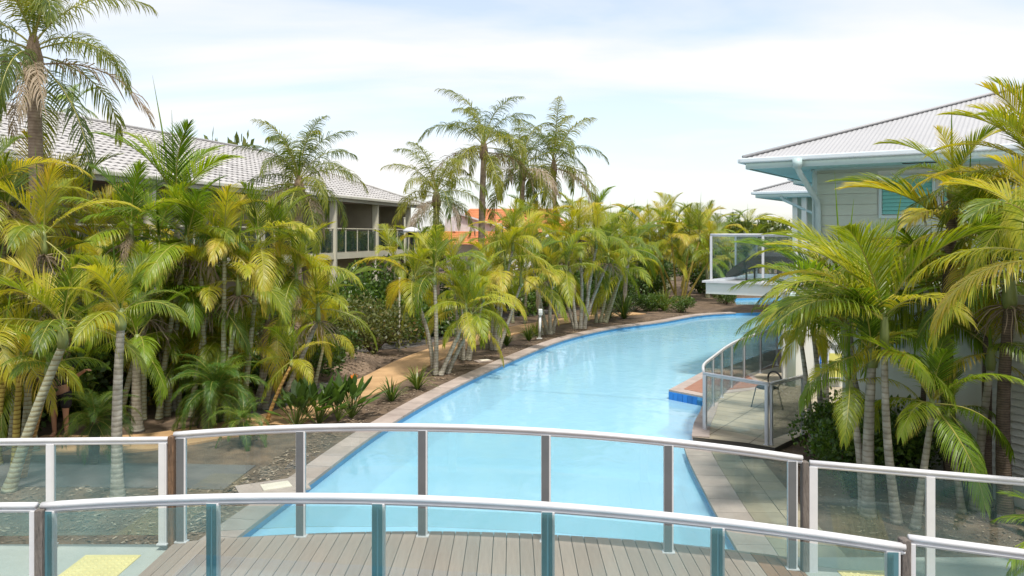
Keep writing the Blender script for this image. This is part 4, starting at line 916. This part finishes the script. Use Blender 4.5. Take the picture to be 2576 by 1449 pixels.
# ------------------------------------------------------------------ shrubs and small plants
def bush_mesh(seed, n_, size, mats, el=1.6, name='foliage'):
    rg = random.Random(seed); b = MB(); lumps = [(Vector((rg.uniform(-.6,.6),rg.uniform(-.6,.6),rg.uniform(.25,.8))), rg.uniform(.3,.5)) for _ in range(9)]
    for k in range(n_):
        c, r_ = rg.choice(lumps); d = Vector((rg.gauss(0,1),rg.gauss(0,1),rg.gauss(0,1))).normalized(); p = c+d*r_*rg.uniform(.6,1.02)
        if p.z < .02: p.z = rg.uniform(.02,.2)
        q = Vector((rg.gauss(0,1),rg.gauss(0,1),rg.gauss(0,1)+.3)).normalized(); a_ = (d*.6+q).normalized(); w = a_.cross(Vector((rg.gauss(0,1),rg.gauss(0,1),rg.gauss(0,1)))).normalized()
        l = size*rg.uniform(.6,1.3); tn = .45+rg.gauss(0,.16)
        b.face([p, p+a_*l*.5+w*l/el*.5, p+a_*l, p+a_*l*.5-w*l/el*.5], 0, tn)
    for k in range(8):
        c, r_ = lumps[k]; b.tube([(0,0,0),(c.x*.5,c.y*.5,c.z*.5),tuple(c)], [.025,.018,.008], 5, 1)
    return b.mesh(name, mats)
BR = mat('shrub_stem', (.12,.08,.05), .9)
BUSH = [bush_mesh(s, 2600, .085, [L_SHRUB,BR]) for s in (1,2)]; BUSHR = [bush_mesh(4, 2600, .075, [L_RED,BR])]; BUSHF = [bush_mesh(s, 1700, .14, [L_FAR,BR]) for s in (6,7,8)]
def bush(label, x, y, s, kind=None, group='shrubs of the garden beds', name='shrub', z=0):
    me = random.choice(kind or BUSH); o = thing(name, label, 'shrub' if name == 'shrub' else 'tree', (x, y, z), random.uniform(0,6.28), group)
    link('foliage', me, o, sc=s if isinstance(s, tuple) else (s,s,s*random.uniform(.85,1.15)))
    return o
hedge = 'dark green shrub filling the shade under the left palms'
for i in range(26):
    s = i/25; u = -1+s*25; p = E0+ed*u-en*random.uniform(1.2,3.2); bush(ordn(i)+' dark green shrub along the wall of the left building, counted away from the viewer', p.x, p.y, random.uniform(1.3,2.0), group='dark shrubs below the left building')
for i, (x, Z) in enumerate(((60,19.5),(160,20),(260,19.5),(360,18.5),(430,17.8),(500,18.6),(590,19),(660,19.6),(740,20.5),(800,22))):
    bush(ordn(i)+' dark shrub from the left in the shade under the left palms', px(x,Z), Z, random.uniform(.8,1.15), group='dark shrubs below the left building')
bush('bushy shrub with reddish tips in front of the left balcony', px(930,25), 25.5, (1.7,1.7,1.7), BUSHR); bush('reddish shrub at the foot of the balcony column', px(860,26.5), 26.5, (1.4,1.4,1.6), BUSHR)
bush('rounded green shrub under the balcony fascia', px(960,30), 30, (2,2,2.6), [BUSH[0]]); bush('dark green shrub beside the thin lamp pole', px(1040,28.5), 28.5, (1.5,1.5,1.5), [BUSH[1]])
bush('low green shrub behind the second cane clump', px(1130,30), 30, (1.6,1.6,1.4), [BUSH[0]]); bush('green shrub between the asphalt path and the villa', px(1240,38), 38, (2.4,2,1.8), [BUSH[1]])
for i, (x, Z, s) in enumerate(((1300,42,2.2),(1380,44,2.4),(1460,46,2.4),(1530,47,2.4),(1600,48,2.0),(1650,50,2.2),(1760,52,2.2),(1810,50,1.8),(1340,38,1.4),(1420,40,1.6),(1500,42,1.5),(1560,43,1.5))):
    bush(ordn(i)+' dark shrub in the shade behind the far cane palms', px(x,Z), Z, s, group='shrubs behind the far cane palms')
for i, (x, y, s, lab) in enumerate(((1555,790,.85,'grey green mounded shrub left of the straight far palm'),(1600,787,.9,'grey green mounded shrub right of the straight far palm'),(1640,785,.8,'grey green mounded shrub nearest the far bend'),(1715,790,.85,'rounded grassy shrub at the waterline of the far bend'),(1835,768,.9,'dark little shrub beside the far channel of the pool'),(1665,778,.7,'yellowish low shrub under the yellow stemmed clump'))):
    p = gp(x,y); bush(lab, p.x, p.y+.6, s)
for (x, y, s, lab) in ((2130,1060,.6,'dense dark shrub against the terrace gate'),(2110,1085,.95,'dense dark shrub left of the palm trunks in the right bed'),(2240,1110,1.0,'broad leafy shrub behind the crossing palm trunks'),(2180,1060,1.0,'dark shrub behind the gate shrub'),(2330,1120,.8,'low shrub at the foot of the white wing'),(2140,1190,.5,'small shrub just left of the palm bases'),(2120,1120,.75,'big dark shrub reaching the right balustrade glass'),(2120,1150,1.0,'leafy shrub directly behind the leftmost palm trunk'),(2230,1150,.95,'leafy shrub between the palm trunks and the wing wall')):
    p = gp(x, y+60); bush(lab, p.x, p.y, s, [BUSH[0]])
# far tree belt
for i in range(34):
    X = -42+i*3.4+random.uniform(-1,1); Z = random.uniform(72,90)
    if -6 < X < 3: Z = 86
    hgt_ = random.uniform(4.2,5.6)*(.9 if -6 < X < 6 else 1)
    o = thing('tree', ordn(i)+' tree from the left in the distant belt closing the view', 'tree', (X, Z, 0), 0, 'distant tree belt')
    link('crown', random.choice(BUSHF), o, (0,0,.6), (0,0,random.uniform(0,6)), (2.9,2.9,hgt_*.78)); b = MB(); b.tube([(0,0,0),(.1,0,2.4)],[.18,.1],7); b.build('trunk', TR_DARK, o)
for (x, y, lab) in ((1905,555,'bushy brown green tree behind the balcony rail'),(1960,560,'dark tree left of the far downpipe'),(565,352,'dark treetop showing above the left ridge')):
    Z = 58 if x > 1000 else 52; o = thing('tree', lab, 'tree', (px(x,Z), Z, 0)); z_ = wp(x,y,Z).z
    link('crown', BUSHF[0], o, (0,0,z_*.35), None, (2.6,2.6,z_*.62)); b = MB(); b.tube([(0,0,0),(0,0,z_*.5)],[.2,.12],7); b.build('trunk', TR_DARK, o)
# strap leaved plants
def strap_mesh(seed, n_, L, w, mats, up=.9, droop=.35):
    rg = random.Random(seed); b = MB()
    for k in range(n_):
        a = rg.uniform(0,6.28); e = R(rg.uniform(35,86)); d = Vector((math.cos(a)*math.cos(e), math.sin(a)*math.cos(e), math.sin(e))); wv = Vector((-math.sin(a),math.cos(a),0)); p = Vector((math.cos(a)*.03, math.sin(a)*.03, 0)); l = L*rg.uniform(.7,1.1); tn = .45+rg.gauss(0,.12); pts = [p]
        for m in range(5): d = (d+Vector((0,0,-1))*droop*.22*(m+1)).normalized(); p = p+d*l/5; pts.append(p)
        i0 = len(b.v); ww = [.5,.8,1,.9,.6,.05]
        for m in range(6): b.v += [tuple(pts[m]-wv*w*ww[m]*.5), tuple(pts[m]+wv*w*ww[m]*.5)]; b.t += [tn+.05*m]*2
        for m in range(5): b.f.append((i0+2*m,i0+2*m+1,i0+2*m+3,i0+2*m+2)); b.m.append(0)
    return b.mesh('leaves', mats)
ST = [strap_mesh(s, 46, .62, .035, [L_STRAP]) for s in (1,2)]; STT = strap_mesh(3, 60, .85, .05, [L_STRAP], droop=.25)
def strap(label, x, y, s, me=None, flowers=0, group='strap leaved plants'):
    p = gp(x,y); o = thing('strap_leaf_plant', label, 'plant', (p.x,p.y,0), random.uniform(0,6), group); link('leaves', me or random.choice(ST), o, sc=s)
    for k in range(flowers):
        a = random.uniform(0,6.28); q = Vector((math.cos(a)*.28,math.sin(a)*.28,random.uniform(.75,.95)))*s; b = MB(); b.tube([(0,0,.1),(q.x*.5,q.y*.5,q.z*.6),tuple(q)],.008,5); b.build('flower_stem', SHAFT, o)
        f = MB()
        for j in range(40):
            d = Vector((random.gauss(0,1),random.gauss(0,1),random.gauss(0,1))).normalized(); w = d.cross(Vector((.3,.5,.8))).normalized()*.02; f.face([q+d*.02, q+d*.06+w, q+d*.095, q+d*.06-w])
        f.build('flower_head', FLW, o)
strap('strap leaved plant nearest the bend of the ochre path', 985,1010,1.0); strap('larger strap leaved plant at the foot of the first cane clump', 1050,980,1.15)
strap('strap leaved plant between the third clump and the pool edge', 1275,870,1.0); strap('strap leaved plant left of the white bollard light', 1330,857,1.1); strap('strap leaved plant right behind the white bollard light', 1350,845,1.0)
strap('tall green agapanthus with white flowers, left of the gap before the mound', 965,862,1.5,STT,4); strap('tall green agapanthus with white flowers, right of the grey path end', 1060,832,1.5,STT,3)
strap('agapanthus with white flowers behind the blue white stems', 775,900,1.3,STT,3); strap('agapanthus clump right beside the mulch mound', 885,868,1.2,STT,1)
strap('green tussock under the far straight palm', 1570,802,1.5,STT); strap('dry yellow tussock at the foot of the wide splayed clump', 1670,782,1.4,STT)
strap('small tussock between the far cane clumps', 1530,806,1.2); strap('green tussock at the foot of the leaning pale trunk', 70,1075,1.3,STT); strap('green tussock at the left edge beside the yellow canes', 25,1060,1.2,STT); strap('grassy tussock behind the legs of the person', 205,1050,1.2,STT)
# bird of paradise plants
def paddle(seed):
    rg = random.Random(seed); b = MB()
    for k in range(24):
        a = rg.uniform(0,6.28); e = R(rg.uniform(38,85)); d = Vector((math.cos(a)*math.cos(e), math.sin(a)*math.cos(e), math.sin(e))); l = rg.uniform(.35,.65); p = d*l; b.tube([(0,0,0),tuple(p)],[.010,.007],5,0,t=.7)
        bl = rg.uniform(.3,.45); w = bl*.2; wv = Vector((-math.sin(a),math.cos(a),0)); q = p; tn = .35+rg.gauss(0,.12); i0 = len(b.v); ww = [.1,.8,1,.75,.05]; up = wv.cross(d)
        for m in range(5):
            b.v += [tuple(q-wv*w*ww[m]+up*w*.25*ww[m]), tuple(q), tuple(q+wv*w*ww[m]+up*w*.25*ww[m])]; b.t += [tn,tn+.15,tn]; d = (d+Vector((0,0,-1))*.16).normalized(); q = q+d*bl/4
        for m in range(4):
            for c in (0,1): b.f.append((i0+3*m+c,i0+3*m+c+1,i0+3*m+c+4,i0+3*m+c+3)); b.m.append(0)
    return b.mesh('leaves', [L_STRAP])
PAD = [paddle(s) for s in (1,2,3)]
for i, (x, y, s, fl, lab) in enumerate(((745,1078,1.0,0,'paddle leaved plant just behind the handrail, leftmost of its row'),(800,1070,1.05,0,'paddle leaved plant just behind the handrail, middle of its row'),(850,1060,.95,0,'paddle leaved plant left of the orange flower'),(885,1052,1.05,1,'bird of paradise plant with one orange flower beside the path'),(770,1045,.9,0,'paddle leaved plant at the edge of the asphalt'))):
    p = gp(x,y); o = thing('bird_of_paradise', lab, 'plant', (p.x,p.y,0), i*1.3, 'bird of paradise plants'); link('leaves', PAD[i % 3], o, sc=s)
    if fl:
        f = MB(); f.tube([(0,0,.2),(-.12,-.1,.75)],.008,5,0); f.build('flower_stem', SHAFT, o)
        f = MB()
        for j in range(5): a = R(40+j*22); f.face([(-.12,-.1,.75),(-.12-.03+.12*math.cos(a)*.6,-.1,.75+.10*math.sin(a)),(-.12+.17*math.cos(a),-.1,.75+.17*math.sin(a)),(-.12+.05+.1*math.cos(a),-.09,.75+.08*math.sin(a))])
        f.build('flower', FLO, o)

# ------------------------------------------------------------------ fence, bollard, lamps, person
fa, fb = Vector((px(20,17.2),17.2,0)), Vector((px(345,18.4),18.4,0)); fd = (fb-fa); fl_ = fd.length; fd.normalize()
fe = thing('bar_fence', 'black vertical bar pool fence behind the person', 'fence', (fa.x,fa.y,0), math.atan2(fd.y,fd.x))
bar = MB().box((0,0,.66),(.018,.018,1.28)).mesh('bar', BLACK)
nb = int(fl_/.095)
for i in range(nb): link('bar', bar, fe, (i*.095,0,0))
for z in (.14,1.2): MB().box((fl_/2,0,z),(fl_,.035,.035)).build('rail', BLACK, fe)
for x in (0,fl_/2,fl_): MB().box((x,0,.69),(.05,.05,1.38)).build('post', BLACK, fe)
p = gp(1357, 852); o = thing('bollard_light', 'white bollard light standing in the bed near the pool edge', 'bollard light', (p.x,p.y,0))
b = MB(); b.sm = True; b.tube([(0,0,0),(.03,0,.88)],.045,12); b.build('stem', BOLL, o)
bevel(MB().box((.035,0,.98),(.15,.15,.24)).build('head', BOLL, o), .03, 3); MB().box((.035,-.08,.92),(.12,.01,.1)).build('louvre', mat('bollard_lens',(.5,.52,.5),.3), o)
MB().box((0,0,.01),(.2,.2,.02)).build('base_plate', BOLL, o)
for (x, Z, y, h_, lab) in ((1035,29.5,583,.36,'grey domed garden lamp on a dark pole below the left balcony'),):
    p = wp(x,y,Z); o = thing('garden_lamp', lab, 'lamp', (p.x,p.y,0))
    b = MB(); b.tube([(0,0,0),(0,0,p.z-.05)],.05,10); b.build('pole', BLACK, o)
    b = MB(); b.sm = True; b.tube([(0,0,p.z-.02),(0,0,p.z+.06),(0,0,p.z+.14),(0,0,p.z+.18)],[.33,.31,.2,.03],18); b.build('dome', mat('lamp_dome',(.6,.6,.62),.4), o)
    b = MB(); b.tube([(0,0,p.z-.2),(0,0,p.z-.02)],[.12,.14],12); b.build('lens', BLACK, o)
p = wp(1018,548,31); o = thing('pole', 'thin cream pole standing before the balcony near the lamp', 'pole', (p.x,p.y,0)); b = MB(); b.tube([(0,0,0),(0,0,p.z)],.035,8); b.build('shaft', SLABC, o); MB().box((0,0,p.z),(.09,.09,.03)).build('cap', SLABC, o)
p = gp(660,925); 
for (x, Z, yt, yb, lab) in ((1005,26,700,790,'thin white stake in the shrubs left of the first cane clump'),):
    p = wp(x,yt,Z); o = thing('garden_stake', lab, 'stake', (p.x,p.y,0)); b = MB(); b.tube([(0,0,0),(0,0,p.z)],.03,8); b.build('shaft', SLABC, o); b = MB(); b.tube([(0,0,p.z),(0,0,p.z+.03)],.035,8); b.build('cap', SLABC, o)

# person, partly hidden behind the leaning trunks, arm stretched to the right
SKIN = mat('skin', (.50,.27,.17), .5, (.44,.23,.145), 6); CLO = mat('black_clothes', (.012,.013,.016), .85, (.02,.02,.025), 12); HAIR = mat('dark_hair', (.03,.02,.015), .6)
def skinned(name, verts, edges, rad, m, parent, root=0, sub=2):
    me = bpy.data.meshes.new(name); me.from_pydata(verts, edges, []); me.materials.append(m); o = link(name, me, parent)
    o.modifiers.new('skin','SKIN'); sk = me.skin_vertices[0].data
    for i, r_ in enumerate(rad): sk[i].radius = r_ if isinstance(r_, tuple) else (r_, r_)
    sk[root].use_root = True; o.modifiers['skin'].use_smooth_shade = True
    s_ = o.modifiers.new('subdivision','SUBSURF'); s_.levels = sub; s_.render_levels = sub; return o
pz = 14.9; pe = thing('person', 'person in black top and shorts reaching one arm to the right behind the leaning palms', 'person', (px(152,pz), pz, 0), 0)
vs = [(0,0,.92),(0,0,1.05),(0,0,1.22),(0,0,1.40),(0,0,1.50),(0,-.01,1.58),(0,-.02,1.66),   # spine, neck, head 0-6
      (.10,0,.86),(.11,-.02,.48),(.11,.02,.08),(.11,-.12,.04),                              # right leg 7-10
      (-.10,0,.86),(-.13,.0,.48),(-.14,.05,.08),(-.14,-.09,.04),                             # left leg 11-14
      (.19,0,1.40),(.27,-.06,1.14),(.50,-.14,1.28),(.56,-.16,1.32),                          # arm reaching right 15-18
      (-.19,0,1.40),(-.25,.02,1.12),(-.22,-.12,.90),(-.21,-.15,.84)]                        # other arm 19-22
es = [(0,1),(1,2),(2,3),(3,4),(4,5),(5,6),(0,7),(7,8),(8,9),(9,10),(0,11),(11,12),(12,13),(13,14),(3,15),(15,16),(16,17),(17,18),(3,19),(19,20),(20,21),(21,22)]
ra = [(.15,.11),(.125,.09),(.14,.10),(.13,.09),.05,.085,.095,.088,.055,.038,.035,.088,.055,.038,.035,.055,.042,.030,.032,.055,.042,.030,.032]
skinned('body', vs, es, ra, SKIN, pe)
for base_, dr in ((Vector((.56,-.16,1.32)),Vector((1,-.1,.1))),(Vector((-.21,-.15,.84)),Vector((0,-.3,-1)))):
    dr.normalize(); sd_ = dr.cross(Vector((0,0,1)) if abs(dr.z) < .8 else Vector((1,0,0))).normalized(); dn = Vector((0,0,-1)) if abs(dr.z) < .8 else Vector((0,-1,0))
    for j, (o_, ln) in enumerate(((-.03,.065),(-.01,.078),(.012,.074),(.032,.058))):
        a = base_+sd_*o_; skinned('finger', [tuple(a), tuple(a+dr*(.045)), tuple(a+dr*(.045+ln*.5)+dn*.008), tuple(a+dr*(.045+ln*.85)+dn*.03)], [(0,1),(1,2),(2,3)], [.012,.010,.009,.007], SKIN, pe, 0, 1)
    a = base_-sd_*.03; skinned('thumb', [tuple(a-dr*.01), tuple(a+dr*.02-sd_*.03), tuple(a+dr*.05-sd_*.035+dn*.01)], [(0,1),(1,2)], [.014,.011,.009], SKIN, pe, 0, 1)
skinned('black_top', [(0,0,.96),(0,0,1.1),(0,0,1.24),(0,0,1.41),(.19,0,1.41),(.225,-.02,1.30),(-.19,0,1.41),(-.22,.005,1.28)], [(0,1),(1,2),(2,3),(3,4),(4,5),(3,6),(6,7)], [(.165,.125),(.145,.108),(.158,.115),(.14,.10),.068,.062,.068,.062], CLO, pe)
skinned('black_shorts', [(0,0,.95),(.105,0,.84),(.112,-.01,.55),(-.105,0,.84),(-.128,0,.55)], [(0,1),(1,2),(0,3),(3,4)], [(.17,.13),.118,.10,.118,.10], CLO, pe)
skinned('hair', [(0,.03,1.60),(0,.01,1.70),(0,-.02,1.735)], [(0,1),(1,2)], [.085,.105,.06], HAIR, pe)
b = MB(); b.tube([(0,-.105,1.645),(0,-.125,1.625),(0,-.11,1.61)],[.008,.014,.010],6); b.build('nose', SKIN, pe)
b = MB(); b.tube([(-.035,-.10,1.665),(-.025,-.11,1.665)],.007,6); b.tube([(.025,-.11,1.665),(.035,-.10,1.665)],.007,6); b.build('eyes', BLACK, pe)
b = MB(); b.tube([(-.02,-.105,1.585),(.02,-.105,1.585)],.005,6); b.build('mouth', mat('lips',(.4,.15,.12),.5), pe)
for sx in (-1,1): b = MB(); b.tube([(sx*.092,0,1.62),(sx*.10,.0,1.645),(sx*.094,0,1.67)],[.01,.014,.009],6); b.build('ear', SKIN, pe)
tot = sum(len(m.polygons) for m in bpy.data.meshes); print('faces in unique meshes', tot, 'objects', len(bpy.data.objects))
